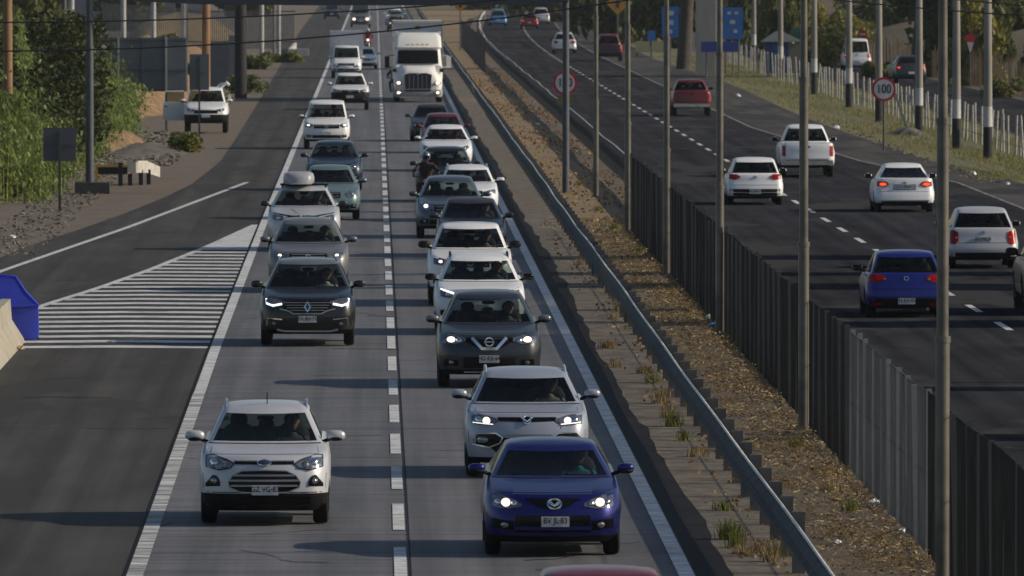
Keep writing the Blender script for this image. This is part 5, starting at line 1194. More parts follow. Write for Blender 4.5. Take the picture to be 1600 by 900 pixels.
# guardrail terminal and yellow barrier on the left verge
T2 = empty('guardrail_terminal', (-8.2, 377, 0), 'short white guardrail end on black legs beside the left verge', 'guardrail')
MB().add([(.0, 0, .52), (.35, .3, .82), (.6, 1.5, .80), (1.0, 4, .55), (.0, .02, .40), (.30, .32, .42), (.6, 1.52, .40), (1.0, 4.02, .20)], [(0, 4, 5, 1), (1, 5, 6, 2), (2, 6, 7, 3)]).build('rail_beam', mat('terminal_white', (.40, .385, .34), .6, c2=(.55, .53, .48)), T2)
mb = MB().box(0, .28, -.02, .0, .42, .80); mb.build('end_plate', mat('terminal_white', (.40, .385, .34), .6), T2)
for x, y in ((-.22, -.6), (.08, .2), (.42, 1.0), (.66, 1.9)): MB().box(x - .07, x + .07, y - .06, y + .06, 0, .78 if x < 0 else .5).build('leg', BLK, T2)
T3 = empty('low_barrier', (-9.1, 382, 0), 'low black barrier with a yellow top rail beside the gantry footing', 'barrier')
MB().box(-.25, .85, 0, .2, .28, .52).build('panel', BLK, T3); MB().box(-.28, .90, -.03, .1, .52, .60).build('top_rail', mat('faded_yellow', (.42, .27, .06), .7), T3); MB().box(.84, .92, -.02, .1, 0, .56).build('leg', mat('faded_yellow', (.42, .27, .06), .7), T3); MB().box(-.28, -.2, -.02, .1, 0, .56).build('leg', mat('faded_yellow', (.42, .27, .06), .7), T3)
# low white wall, cabinets, grey boundary far left
W_ = mat('white_wall', (.38, .36, .33), .8, c2=(.50, .48, .44), nscale=1)
o = MB().box(-6.4, -4.9, 840, 842, 0, .5).box(-6.4, -6.2, 842, 900, 0, .5).build('low_wall', W_); tag(o, 'low white kerb wall on the left verge below the thin poles', 'wall')
BX = empty('cabinet', (-8.55, 640, 0), 'big dark grey cabinet on the left verge, left of the low white wall', 'cabinet')
MB().box(-.95, .35, 0, 1.2, .05, 2.6).build('body', SB, BX); MB().box(.35, 1.0, .2, 1.2, .05, 3.0).build('side_body', SBL, BX)
o = MB().box(-.16, .16, 0, .1, 0, 1.25).build('marker_post', W_); o.location = (-8.35, 700, 0); tag(o, 'white marker post right of the dark cabinet', 'post')
BF = empty('boundary_fence', (-21.5, 900, 0), 'grey slatted boundary fence at the top left', 'fence')
mb = MB()
for i in range(95): x = i * .16; mb.box(x - .05, x + .05, 0, .06, 0, 3.6 - .01 * i)
mb.build('slats', mat('grey_slats', (.10, .105, .11), .8, c2=(.17, .17, .17), nscale=2), BF); MB().box(-.1, 15.2, .07, .14, 2.9, 3.0).box(-.1, 15.2, .07, .14, .5, .6).build('rail', GALVD, BF)
# shed buildings in the haze at the left
def building(X, Z, w, d, h, m, label, roof=None, wins=3):
    b_ = empty('building', (X, Z, 0), label, 'building', 'low buildings in the background'); MB().box(0, w, 0, d, 0, h).build('wall', m, b_)
    MB().prism([(-.4, h), (w + .4, h), (w + .4, h + .12), (w / 2, h + 1.0), (-.4, h + .12)], -.4, d + .4).build('roof', roof or mat('roof_sheet', (.12, .12, .13), .6, .3), b_)
    for i in range(wins):
        x = w * (i + .5) / wins; f = MB().box(x - .7, x + .7, -.05, -.003, 1.0, 2.3).build('window', mat('window_frame', (.25, .25, .25), .6), b_); MB().box(x - .6, x + .6, -.07, -.052, 1.08, 2.22).build('pane', M['gloss'], f)
building(-33, 1250, 14, 12, 4.2, mat('wall_grey', (.16, .165, .18), .9), 'grey low building behind the poles at the top left')
building(-62, 1000, 16, 10, 3.4, mat('wall_blue_grey', (.10, .13, .19), .9), 'bluish building peeking over the reeds')
building(43, 900, 14, 10, 7.0, mat('wall_slate', (.05, .065, .095), .9), 'slate-coloured building behind the trees at the top right', wins=4)
# grey pillar, kiosk, people
PI = empty('pillar', (20.6, 707, 0), 'thick grey concrete pillar beside the big tree trunk', 'pillar')
MB().box(-.65, .55, 0, .9, 0, 11).build('shaft', mat('pillar_grey', (.27, .25, .225), .9, c2=(.36, .335, .30), nscale=1, scale=(1, 1, .2)), PI); MB().box(.56, .68, .1, .3, 0, 11).build('corner_pipe', CONCW, PI)
KI = empty('kiosk', (25.4, 720, 0), 'small blue kiosk with a pale pointed roof on the grass bank', 'kiosk')
MB().box(-.75, .75, 0, 1.6, 0, 2.0).build('wall', mat('kiosk_blue', (.012, .04, .15), .7), KI); MB().box(.76, 1.7, .1, 1.6, 0, 1.9).build('side_wall', mat('kiosk_grey', (.15, .14, .12), .8), KI); MB().prism([(-.95, 2.0), (1.7, 2.0), (.5, 2.6), (0, 2.65)], -.2, 1.8).build('roof', PL, KI)
MB().box(-.25, .3, -.03, -.004, .05, 1.8).build('door', mat('kiosk_door', (.02, .06, .2), .6), KI)
def pedestrian(X, Z, label, shirt, trousers, names, h=1.0, face=0):
    root = empty('person', (X, Z, .0), label, 'person', rz=face)
    J, B = {}, []
    J['hip'] = ((0, 0, .95), (.14, .11)); J['waist'] = ((0, 0, 1.10), (.13, .10)); J['chest'] = ((0, .01, 1.32), (.17, .11)); J['neck0'] = ((0, .01, 1.45), (.07, .06)); J['neck'] = ((0, 0, 1.52), (.05, .05)); B += [('hip', 'waist'), ('waist', 'chest'), ('chest', 'neck0'), ('neck0', 'neck')]
    for sx, k in ((-1, 'l'), (1, 'r')):
        J[k + 'sh'] = ((sx * .19, .01, 1.39), .06); J[k + 'el'] = ((sx * .26, .03, 1.12), .043); J[k + 'wr'] = ((sx * .26, -.06, .88), .028)
        J[k + 'hp'] = ((sx * .09, 0, .88), .09); J[k + 'kn'] = ((sx * .11, -.04 * sx, .48), .06); J[k + 'an'] = ((sx * .12, .03 * sx, .08), .04); J[k + 'ft'] = ((sx * .13, .03 * sx - .16, .035), .035)
        B += [('chest', k + 'sh'), (k + 'sh', k + 'el'), (k + 'el', k + 'wr'), ('hip', k + 'hp'), (k + 'hp', k + 'kn'), (k + 'kn', k + 'an'), (k + 'an', k + 'ft')]
    skin('body', J, B, mat(names, shirt, .9), root)
    for sx, k in ((-1, 'l'), (1, 'r')):
        J, B = {k: (Vector((sx * .26, -.06, .88)), .028)}, []; hand_bones(J, B, k, (sx * .26, -.06, .88), (0, -.25, -1), -sx); skin('hand', J, B, SK, root)
    head_mesh((0, -.02, 1.64)).build('head', SK, root, 70); mb = MB(); mb.ell((0, .005, 1.675), (.095, .108, .10), 14, 8); mb.build('hair', HAIR, root, 70)
pedestrian(28.6, 780, 'person in white standing beside the kiosk near the end of the stake fence', (.6, .6, .6), None, 'white_clothes')
YB = empty('traffic_barrier', (19.6, 830, 0), 'pale yellow barrier boards at the far bend of the outbound road', 'barrier')
for i in range(2): MB().box(-.6 + i * 1.2, .45 + i * 1.2, 0, .1, .35, 1.15).build('board', mat('barrier_yellow', (.55, .45, .20), .6), YB)
for x in (-.5, .55, 1.6): MB().box(x - .05, x + .05, .1, .2, 0, 1.15).build('post', BLK, YB)
# stake fence along the verge
SF = empty('stake_fence', (24.3, 400, 0), 'pale concrete stake fence between the grass verge and the frontage road', 'fence'); Z = 402.0; k = 0; far_ = MB(); sme = None; SFM = mat('stake_concrete', (.26, .25, .23), .9, c2=(.44, .43, .40), nscale=.8)
zc = []
while Z < 900: zc.append(Z); Z += 3.3 + .003 * (Z - 400)
for k, Z in enumerate(zc):
    X = cx(Z) + random.uniform(-.06, .06); h = random.uniform(1.45, 1.65)
    if k < 100:
        if sme is None: o = MB().tube([(0, 0, 0), (0, 0, 1.55)], .045, 6).build('stake', SFM, SF, 60); sme = o.data
        else: o = bpy.data.objects.new('stake', sme); col.objects.link(o); o.parent = SF
        o.location = (X, Z - 400, 0); o.rotation_euler = (random.gauss(0, .02), random.gauss(0, .03), 0); o.scale = (1, 1, h / 1.55)
    else: far_.box(X - .06, X + .06, Z - 400.05, Z - 399.95, 0, h)
if far_.v: tag(far_.build('stake', SFM, SF), kind='stuff')
mb = MB()
for z in (.4, .8, 1.2): mb.tube([(cx(Z), Z - 400, z) for Z in np.arange(402, 900, 10.)], .012, 4)
mb.build('wire', GALVD, SF)
for dx, l in ((0, 'pale plank leaning against the stake fence right of the speed limit sign, left one'), (.55, 'pale plank leaning against the stake fence right of the speed limit sign, right one')):
    o = MB().box(-.05, .05, -.04, .04, 0, 1.9).build('leaning_plank', PL); o.location = (22.7 + dx, 484, 0); o.rotation_euler = (R(8), R(-19), 0); tag(o, l, 'plank')
# reed palisade beyond the frontage road
RP = empty('reed_palisade', (34.2, 440, 0), 'brown reed palisade on the far side of the frontage road', 'fence'); mb = MB(); Z = 440.; pc_ = 0
while Z < 800:
    h = random.uniform(1.5, 2.1); X = random.uniform(-.06, .06) + cx(Z); pc_ += 1
    if pc_ <= 100:
        o = MB().tube([(0, 0, 0), (random.gauss(0, .05), 0, h)], .019, 5).build('cane', mat('palisade_cane', (.22, .14, .075), .9, c2=(.36, .25, .15), nscale=1.5), RP); o.location = (X, Z - 440, 0); Z += random.uniform(.35, .9); continue
    mb.box(X - .018, X + .018, Z - 440, Z - 439.95, 0, h * random.choice((1, 1, .9, 1.1))); Z += random.uniform(.35, .9) + .001 * (Z - 440)
mb.build('cane', mat('palisade_cane', (.22, .14, .075), .9, c2=(.36, .25, .15), nscale=1.5), RP)['kind'] = 'stuff'
# ------------------------------------------------------------------ plants
def leafmat(name, c1, c2, c3=None, trans=.35):
    m, nt, b = newmat(name); o, h = mixnoise(nt, c1, c2, nscale=.9, detail=6, lo=.35, hi=.65); o2, _ = mixnoise(nt, (.6, .6, .55), (1.45, 1.4, 1.1), nscale=9, detail=3)
    c = mul(nt, o, o2); nt.links.new(c, b.inputs['Base Color']); b.inputs['Roughness'].default_value = .55; b.inputs['Specular IOR Level'].default_value = .3
    t = nt.nodes.new('ShaderNodeBsdfTranslucent'); nt.links.new(c, t.inputs[0]); mx = nt.nodes.new('ShaderNodeMixShader'); mx.inputs[0].default_value = trans
    nt.links.new(b.outputs[0], mx.inputs[1]); nt.links.new(t.outputs[0], mx.inputs[2]); nt.links.new(mx.outputs[0], nt.nodes['Material Output'].inputs[0]); return m
REED = leafmat('reed_leaf', (.075, .13, .028), (.24, .30, .10)); DARKL = leafmat('dark_foliage', (.045, .060, .020), (.095, .115, .034)); MIDL = leafmat('mid_foliage', (.070, .090, .022), (.14, .155, .040)); YELL = leafmat('yellow_foliage', (.13, .14, .028), (.22, .20, .045))
GRASS = leafmat('grass_blade', (.12, .15, .035), (.26, .24, .085)); DRY = leafmat('dry_leaf', (.13, .070, .034), (.30, .19, .10), trans=.15); STRAW = leafmat('straw', (.19, .145, .085), (.34, .27, .165), trans=.2); WEED = leafmat('weed_leaf', (.08, .11, .02), (.2, .20, .05))
def blades(n, P0, h, w, lean=.4, droop=.5, segs=3):
    """arched blade strips: returns quad vertices"""
    n = len(P0); ang = rng.uniform(0, 2 * np.pi, n); h = h * rng.uniform(.55, 1.1, n) if not hasattr(h, '__len__') else h; d = np.stack([np.cos(ang), np.sin(ang)], 1); ln = np.abs(rng.normal(0, lean, n)) * h
    sd_ = np.stack([-d[:, 1], d[:, 0]], 1); V = []
    def pt(t, s_):
        xy = P0[:, :2] + d * (ln * t ** 1.6)[:, None] + sd_ * (np.ones(n) * w * (1 - t * .9) * s_)[:, None]
        z = P0[:, 2] + h * (t - droop * t ** 3 * .6); return np.concatenate([xy, z[:, None]], 1)
    for k in range(segs):
        a, b_ = k / segs, (k + 1) / segs; V.append(np.stack([pt(a, -.5), pt(a, .5), pt(b_, .5), pt(b_, -.5)], 1))
    return np.concatenate(V, 0).reshape(-1, 3)
def leafcloud(centres, radii, n, size, flat=.7):
    """randomly turned leaf quads round clump centres"""
    k = len(centres); idx = rng.integers(0, k, n); v = rng.normal(0, 1, (n, 3)); v /= np.linalg.norm(v, axis=1)[:, None]; r = rng.uniform(.45, 1, n) ** .5
    P0 = centres[idx] + v * r[:, None] * radii[idx]; a = rng.normal(0, 1, (n, 3)); a[:, 2] *= flat; a /= np.linalg.norm(a, axis=1)[:, None]; b_ = np.cross(a, rng.normal(0, 1, (n, 3))); b_ /= np.linalg.norm(b_, axis=1)[:, None]
    s_ = size * rng.uniform(.5, 1.2, (n, 1)); a = a * s_; b_ = b_ * s_ * .55
    return np.stack([P0 - a - b_ * .2, P0 - b_, P0 + a, P0 + b_], 1).reshape(-1, 3)
# reeds
nc = 300; cz = 350 + 168 * rng.uniform(0, 1, nc) ** 1.25; cx0 = np.interp(cz, [345, 400, 460, 520], [-10.3, -10.2, -10.1, -10.8]); cxx = cx0 - 8 * rng.uniform(0, 1, nc) ** 1.3
ch = np.interp(cx0 - cxx, [0, 1.2, 3, 8], [2.3, 3.9, 5.1, 5.6]) * rng.uniform(.75, 1.12, nc)
n = 34000; k = rng.integers(0, nc, n); t = rng.uniform(.02, 1, n) ** .8; sp = .16 + .26 * t
X = cxx[k] + rng.normal(0, 1, n) * sp; Z = cz[k] + rng.normal(0, 1, n) * sp * 2; zb = np.maximum(.02, t * ch[k] - .35)
V = blades(n, np.stack([X, Z, zb], 1), rng.uniform(.22, .55, n), .095, 1.2, 2.3)
ks = rng.integers(0, nc, 900); P0 = np.stack([cxx[ks] + rng.normal(0, .3, 900), cz[ks] + rng.normal(0, .6, 900), np.zeros(900)], 1)
V = np.concatenate([V, blades(900, P0, ch[ks] * .95, .045, .06, 0)], 0)
tag(quads('reed_thicket', V, REED), 'tall green giant reed thicket filling the left edge behind the dark square sign', 'reeds', kind='stuff')
n = 2600; cc = np.stack([rng.uniform(-12.2, -9.6, 60), rng.uniform(366, 402, 60), rng.uniform(1.4, 5.3, 60)], 1); tag(quads('climbing_shrub', leafcloud(cc, np.full((60, 1), .62), n * 4, .13), leafmat('shrub_leaf_dark', (.028, .038, .014), (.06, .075, .024))), 'dark broad-leaved shrub growing among the reeds', 'shrub')
# tree builder
_crowns = {}
def crown_mesh(key, rx, rz, n, size, m, clumps=46):
    if key in _crowns: return _crowns[key]
    v = rng.normal(0, 1, (clumps, 3)); v /= np.linalg.norm(v, axis=1)[:, None]; r = rng.uniform(.35, 1, (clumps, 1)) ** .6; c = v * r * np.array([rx, rx, rz]); c[:, 2] += rng.normal(0, .3, clumps)
    V = leafcloud(c, rng.uniform(.35, .8, (clumps, 1)) * rx * .42, n, size); o = quads('crown', V, m); _crowns[key] = o.data; bpy.data.objects.remove(o); return _crowns[key]
_tl = {}
def tree(X, Z, h, rx, key, m, label, group='trees in the background', trunk=.25, n=5200, size=.30, lean=0, base=None, bark=None):
    root = empty('tree', (X, Z, 0), label, 'tree', group); _tl.setdefault(label, []).append((X / Z, root)); zc_ = h * .62 if base is None else base; rz_ = h - zc_
    tb = MB(); tb.tube([(0, 0, -.1), (lean * .3, 0, zc_ * .5), (lean, .1, zc_ + rz_ * .4)], [trunk, trunk * .8, trunk * .4], 8)
    for i in range(5):
        a = i * 1.3 + X; tb.tube([(lean * .6, 0, zc_ * .75), (lean + math.cos(a) * rx * .6, math.sin(a) * rx * .6, zc_ + rz_ * .3 * (i % 3))], [trunk * .4, trunk * .12], 6)
    tb.build('trunk', bark or mat('bark', (.045, .035, .026), .95, c2=(.08, .065, .05), nscale=6, nb=.5), root, 60)
    me = crown_mesh((key, m.name), 3.0, 2.6, n, size, m); o = bpy.data.objects.new('crown', me); col.objects.link(o); o.parent = root; o.location = (lean, 0, zc_); o.scale = (rx / 3.0, rx / 3.0, rz_ / 2.6); o.rotation_euler = (0, 0, random.uniform(0, 6.28)); return root
side = lambda i, a: a[i % len(a)]
# right hand background
ty = [('A', DARKL), ('B', MIDL), ('C', DARKL), ('D', YELL)]
spots = [(24, 905, 8, 3.6, 2), (20.5, 960, 9, 4, 0), (26.5, 1010, 9, 4.2, 1), (31, 940, 8.5, 3.8, 0), (36.5, 700, 6.8, 2.6, 0), (40, 760, 8.5, 3.6, 2), (36.2, 610, 4.6, 1.6, 2),
         (29.8, 830, 6.5, 2.0, 1), (33.2, 890, 6, 2.4, 3), (50, 900, 10, 4.4, 0), (28, 1120, 10, 5, 2), (20, 1240, 10, 5.4, 0), (34.5, 655, 4.6, 1.7, 3), (15, 1480, 10, 6, 1), (25, 1350, 11, 6, 0), (36, 1200, 11, 6, 1), (75, 1500, 12, 6, 2), (62, 1400, 11, 6, 1), (58, 1050, 12, 6, 0)]
tl = ['dark tree behind the far utility poles', 'dark bushy tree at the far bend', 'mid-green tree behind the blue signs', 'dark tree over the kiosk']
for i, (X, Z, h, rx, t) in enumerate(spots):
    k, m_ = ty[t]; kind_ = ['dark', 'green', 'dark rounded', 'yellowish'][t]
    where = f'{"nearer" if Z < 700 else "middle" if Z < 900 else "far"} background right of the outbound road'
    nb_ = ('between the frontage road and the slate building', 'behind the reed palisade', 'above the frontage road bend', 'behind the kiosk and blue signs', 'at the far bend of the outbound road')[0 if X > 41 else 1 if (Z < 700) else 2 if X > 32 else 3 if Z < 1050 else 4]
    tree(X, Z, h, rx, k, m_, f'{kind_} leafy tree {nb_}', base=h * (.42 if t else .36))
# poplars outside the right edge; their shadows cross both carriageways
for Z, h, rx in ((287, 12, 2.2), (272.5, 11.5, 1.8), (262.5, 12, 2.6), (245.5, 9.5, 1.7), (236, 9.5, 2.4), (181, 9, 1.8), (201, 8.5, 1.4)):
    tree(25.2, Z, h, rx, 'P', MIDL, 'slender poplar just outside the right edge of the picture', group='poplars beyond the right edge', base=h * .5, trunk=.22, n=60000)
# big trunks
for X, Z, r, h, l, ln in ((20.2, 745, .50, 13, 'massive dark tree trunk left of the grey pillar', .9), (33.2, 700, .32, 11, 'leaning dark trunk above the frontage road cars', .9)):
    tree(X, Z, h, 4.4, 'A', DARKL, l, trunk=r, lean=ln, base=h - 3.4, bark=mat('dark_bark', (.04, .033, .03), .95, c2=(.075, .062, .055), nscale=3))
# left background
for i, (X, Z, h, rx, t) in enumerate([(-26, 760, 8, 3.4, 0), (-31, 820, 8.5, 3.6, 2), (-21.5, 700, 6.5, 2.2, 1), (-36, 900, 10, 5, 0), (-24, 1100, 6.5, 3, 1), (-16, 1330, 7, 4, 2), (-28, 1350, 9, 5, 0), (-40, 1300, 10, 6, 1), (-12, 1750, 10, 6, 0), (-3, 1850, 10, 6, 2), (8, 1900, 10, 6, 0), (-22, 1700, 10, 6, 1), (16, 1750, 10, 6, 2), (2, 2000, 11, 7, 1)]):
    k, m_ = ty[t]; tree(X, Z, h, rx, k, m_, f'{["dark","green","dark rounded","yellowish"][t]} leafy tree ' + ('behind the reeds at the far left' if X < -20 and Z < 1200 else 'closing the view beyond the end of the road'), base=h * .4)
for l, v in _tl.items():
    if len(v) > 1:
        for (q, r_), o_ in zip(sorted(v, key=lambda t: t[0]), ('leftmost', 'second from left', 'third from left', 'fourth from left', 'fifth from left', 'sixth from left', 'seventh from left', 'eighth from left', 'ninth from left', 'tenth from left')): r_['label'] = l + ', ' + o_
# far wood that closes the horizon
n = 26000; cc = np.stack([rng.uniform(-110, 150, 500), rng.uniform(2050, 2250, 500), rng.uniform(1, 9.5, 500)], 1); tag(quads('far_wood', leafcloud(cc, np.full((500, 1), 3.2), n, 1.1), DARKL), 'dark far wood closing the horizon', 'wood', kind='stuff')
# shrubs
def shrub(X, Z, r, h, m, label, n=900, size=.10):
    cc = np.stack([rng.normal(0, r * .45, 12), rng.normal(0, r * .45, 12), rng.uniform(.15, .8, 12) * h], 1); o = quads('shrub', leafcloud(cc, np.full((12, 1), r * .42), n, size), m); o.location = (X, Z, 0); return tag(o, label, 'shrub')
shrub(-7.1, 440, .75, .7, WEED, 'low bright green bush on the stony verge below the parked pickup'); shrub(-7.9, 560, .8, .7, MIDL, 'olive bush behind the parked pickup'); shrub(-6.9, 620, 1.0, .9, MIDL, 'green bush between the parked pickup and the low white wall', size=.14)
shrub(-11.6, 356, 1.1, 1.0, GRASS, 'bright grass clump at the foot of the wooden pole', 1600); shrub(-15.6, 850, .9, 1.6, WEED, 'yellow-green bush in front of the far parked hatchback', size=.2); shrub(-10.6, 660, 1.2, 1.3, MIDL, 'dark green bush at the foot of the cabinet', size=.16)
shrub(33.0, 600, .9, 1.0, MIDL, 'green bush at the near end of the reed palisade', size=.16); shrub(29.4, 760, 2.0, 2.2, YELL, 'broad yellow-green bush behind the stake fence', 2400, .22); shrub(31.8, 800, 1.8, 2.6, DARKL, 'dark round bush behind the stake fence left of the frontage road cars', 2000, .2); shrub(33.5, 820, 2.2, 3.2, YELL, 'tall yellow-green shrub on the bank right of the kiosk', 2600, .24)
shrub(-8.2, 745, 1.2, .8, MIDL, 'olive scrub left of the low white wall', size=.2); shrub(-6.0, 790, .8, .6, WEED, 'bright scrub at the end of the low white wall', size=.2); shrub(33.9, 500, .6, 1.1, WEED, 'light green leafy sprig on the frontage verge', size=.16)
for i, (X, Z, r, h, m_, l) in enumerate([(36.5, 870, 2.4, 2.6, YELL, 'yellow-green shrub on the tan bank above the frontage road'), (41, 900, 3.0, 3.4, MIDL, 'green rounded shrub high on the tan bank'), (33, 905, 2.2, 2.4, MIDL, 'green shrub beyond the kiosk'), (45, 1000, 3.2, 4.2, DARKL, 'dark shrub on top of the tan bank'), (30.5, 690, .9, .8, WEED, 'small weedy shrub at the frontage road edge')]):
    shrub(X, Z, r, h, m_, l, 2600, .24)
# mounds and earth banks
def mound(name, X, Z, rx, ry, h, m, label=None, seed=0):
    mb = MB(); n = 26; k = 16; r_ = random.Random(seed)
    ph = [r_.uniform(0, 6) for _ in range(6)]
    for i in range(k + 1):
        for j in range(n):
            t = i / k; a = 2 * math.pi * j / n; q = t * (1 + .16 * math.sin(3 * a + ph[0]) + .1 * math.sin(7 * a + ph[1]))
            z = h * (1 - t ** 2.4) ** 1.3 * (1 + .20 * t * math.sin(a * 3 + ph[3]) + .10 * t * math.sin(a * 5 + t * 9 + ph[2])) + .04 * t * math.sin(a * 11 + t * 17) * (1 - t) - .05 * t
            mb.v.append((q * rx * math.cos(a), q * ry * math.sin(a), z))
    for i in range(k):
        for j in range(n): q = i * n + j; q2 = i * n + (j + 1) % n; mb.f.append((q, q2, q2 + n, q + n))
    o = mb.build(name, m, None, 60); o.location = (X, Z, 0); fix_normals(o.data); return tag(o, kind='structure')
SL = verge('slope_earth', (.17, .105, .055), 0, (.27, .175, .095), 3); ST = verge('rubble', (.07, .062, .055), 0, (.17, .15, .125), 2)
mound('dirt_mound', -12.2, 560, 3.4, 40, 3.3, SL, seed=1); mound('dirt_mound', -10.6, 455, 1.3, 16, .60, SL, seed=2); mound('dirt_mound', -8.9, 440, 1.6, 24, .22, ST, seed=3)
mound('dirt_mound', -17.5, 1000, 4.5, 120, 2.2, verge('tan_bank', (.17, .13, .06), 0, (.25, .19, .09), 2), seed=4); mound('dirt_mound', 22.6, 482, .9, 4, .28, ST, seed=6); mound('dirt_mound', -13.0, 740, 3.2, 90, 1.5, SL, seed=9)
mb = MB(); zz = list(np.arange(600, 1700, 25.)); prof = [(35.2, -.02), (37, .35), (40, 1.5), (44, 2.9), (50, 3.5), (80, 3.9)]
for Z in zz:
    for x, z in prof: mb.v.append((x + cx(Z) + .5 * math.sin(Z * .03 + x), Z, z * min(1, (Z - 600) / 120) * (1 + .12 * math.sin(Z * .04 + x * .4)) - .01))
k = len(prof)
for i in range(len(zz) - 1):
    for q in range(k - 1): mb.f.append((i * k + q, i * k + q + 1, (i + 1) * k + q + 1, (i + 1) * k + q))
tag(mb.build('hillside', verge('tan_bank_right', (.16, .11, .055), 0, (.24, .18, .085), 2, speck=(.07, .085, .025)), None, 60), kind='structure')
# grass on the right verge
n = 42000; Z = 385 + 420 * rng.uniform(0, 1, n) ** 1.4; X = 20.5 + 6.6 * rng.uniform(0, 1, n) ** .8 + np.where(Z > 780, 1.45e-5 * (Z - 780) ** 2, 0); keep = (np.sin(X * 1.9 + Z * .05) + np.sin(Z * .11 + X) + rng.normal(0, .7, n)) > -.6; P0 = np.stack([X, Z, np.zeros(n)], 1)[keep]
tag(quads('verge_grass', blades(len(P0), P0, .17, .022, .5, .4, 2), GRASS), 'short green and yellow grass on the right verge', 'grass', kind='stuff')
n = 9000; Z = 385 + 400 * rng.uniform(0, 1, n) ** 1.3; X = 20.2 + 3.4 * rng.uniform(0, 1, n); P0 = np.stack([X, Z, np.zeros(n)], 1)[(np.sin(X * 1.3 + Z * .031 + 2) + rng.normal(0, .5, n)) > .3]; tag(quads('verge_straw', blades(len(P0), P0, .20, .02, .7, .6, 2), STRAW), 'dry straw patches on the right verge', 'dry grass', kind='stuff')
# dry leaves in the median
def leaves(name, n, zr, xr, size, m, label, dens=None, z=.02):
    Z = rng.uniform(*zr, n) if True else 0; X = rng.uniform(*xr, n); 
    if dens is not None: k = dens(X, Z) + rng.normal(0, .35, n) > .5; X, Z = X[k], Z[k]
    n = len(X); P0 = np.stack([X, Z, rng.uniform(0, .09, n) + z], 1); a = rng.normal(0, 1, (n, 3)); a[:, 2] *= .6; a /= np.linalg.norm(a, axis=1)[:, None]; b_ = np.cross(a, rng.normal(0, 1, (n, 3))); b_ /= np.linalg.norm(b_, axis=1)[:, None]
    s_ = size * rng.uniform(.4, 1.3, (n, 1)); a *= s_; b_ *= s_ * .6; return tag(quads(name, np.stack([P0 - a, P0 - b_, P0 + a, P0 + b_], 1).reshape(-1, 3), m), label, 'leaf litter', kind='stuff')
dn = lambda X, Z: np.interp(X, [5.5, 6.0, 6.6, 7.0], [-.3, .15, .75, .85]) * (.62 + .4 * np.sin(Z * .35 + X * 2) * np.sin(Z * .13 + 1))
leaves('leaf_litter', 16000, (130, 300), (5.5, 7.2), .026, DRY, 'brown dry leaves drifted against the median fence', dn); leaves('leaf_litter', 7000, (300, 720), (5.6, 8.3), .06, DRY, 'dry leaves and stalks in the far median', lambda X, Z: .55 + .35 * np.sin(Z * .07 + X))
leaves('straw_litter', 4500, (130, 300), (5.6, 7.1), .03, STRAW, 'pale straw among the leaves of the median', dn); leaves('leaf_litter', 1600, (130, 330), (4.6, 5.5), .05, DRY, 'scattered leaves on the paving before the guardrail', lambda X, Z: np.interp(X, [4.6, 5.2], [0, .7]))
n = 26000; X = rng.uniform(5.5, 7.15, n); Z = rng.uniform(128, 330, n); k = (.35 + .5 * np.sin(Z * .5 + X * 3) * np.sin(Z * .17) + np.interp(X, [5.5, 6.2, 7.1], [-.55, 0, .35]) + rng.normal(0, .3, n)) > .25; X, Z = X[k], Z[k]; n = len(X)
a = rng.uniform(0, 2 * np.pi, n); L_ = rng.uniform(.02, .08, n); d = np.stack([np.cos(a) * L_, np.sin(a) * L_, rng.normal(0, .25, n) * L_], 1); u = np.stack([-np.sin(a), np.cos(a), rng.normal(0, 1, n)], 1) * .004; P0 = np.stack([X, Z, rng.uniform(.01, .05, n)], 1)
tag(quads('straw_litter', np.stack([P0 - d - u, P0 + d - u, P0 + d + u, P0 - d + u], 1).reshape(-1, 3), STRAW), 'matted dry stalks lying in the median', 'leaf litter', kind='stuff')
# stones
def stones(name, n, zr, xr, s0, m, label):
    V = []; 
    for i in range(n):
        x, z = random.uniform(*xr), random.uniform(*zr); s_ = s0 * random.uniform(.4, 1.5); c = np.array([(x + s_ * a * random.uniform(.3, 1.1), z + s_ * b_ * random.uniform(.5, 1.2), max(0, s_ * c_ * random.uniform(.1, .9) + s_ * .15)) for c_ in (-1, 1) for b_ in (-1, 1) for a in (-1, 1)])
        for f in ((0, 2, 3, 1), (4, 5, 7, 6), (0, 1, 5, 4), (2, 6, 7, 3), (0, 4, 6, 2), (1, 3, 7, 5)): V += [c[q] for q in f]
    return tag(quads(name, np.array(V), m), label, 'stones', kind='stuff')
STM = mat('stone_grey', (.12, .105, .085), .9, c2=(.24, .21, .17), nscale=9); stones('verge_stones', 1500, (290, 470), (-10.6, -8.7), .045, STM, 'loose stones on the left verge'); stones('verge_stones', 1500, (412, 485), (-10.4, -7.4), .085, STM, 'rubble heap stones left of the ramp'); stones('median_gravel', 1600, (130, 330), (5.4, 7.1), .025, STM, 'fine gravel in the median'); stones('verge_stones', 200, (380, 520), (20.1, 20.9), .06, STM, 'stones at the edge of the right verge')
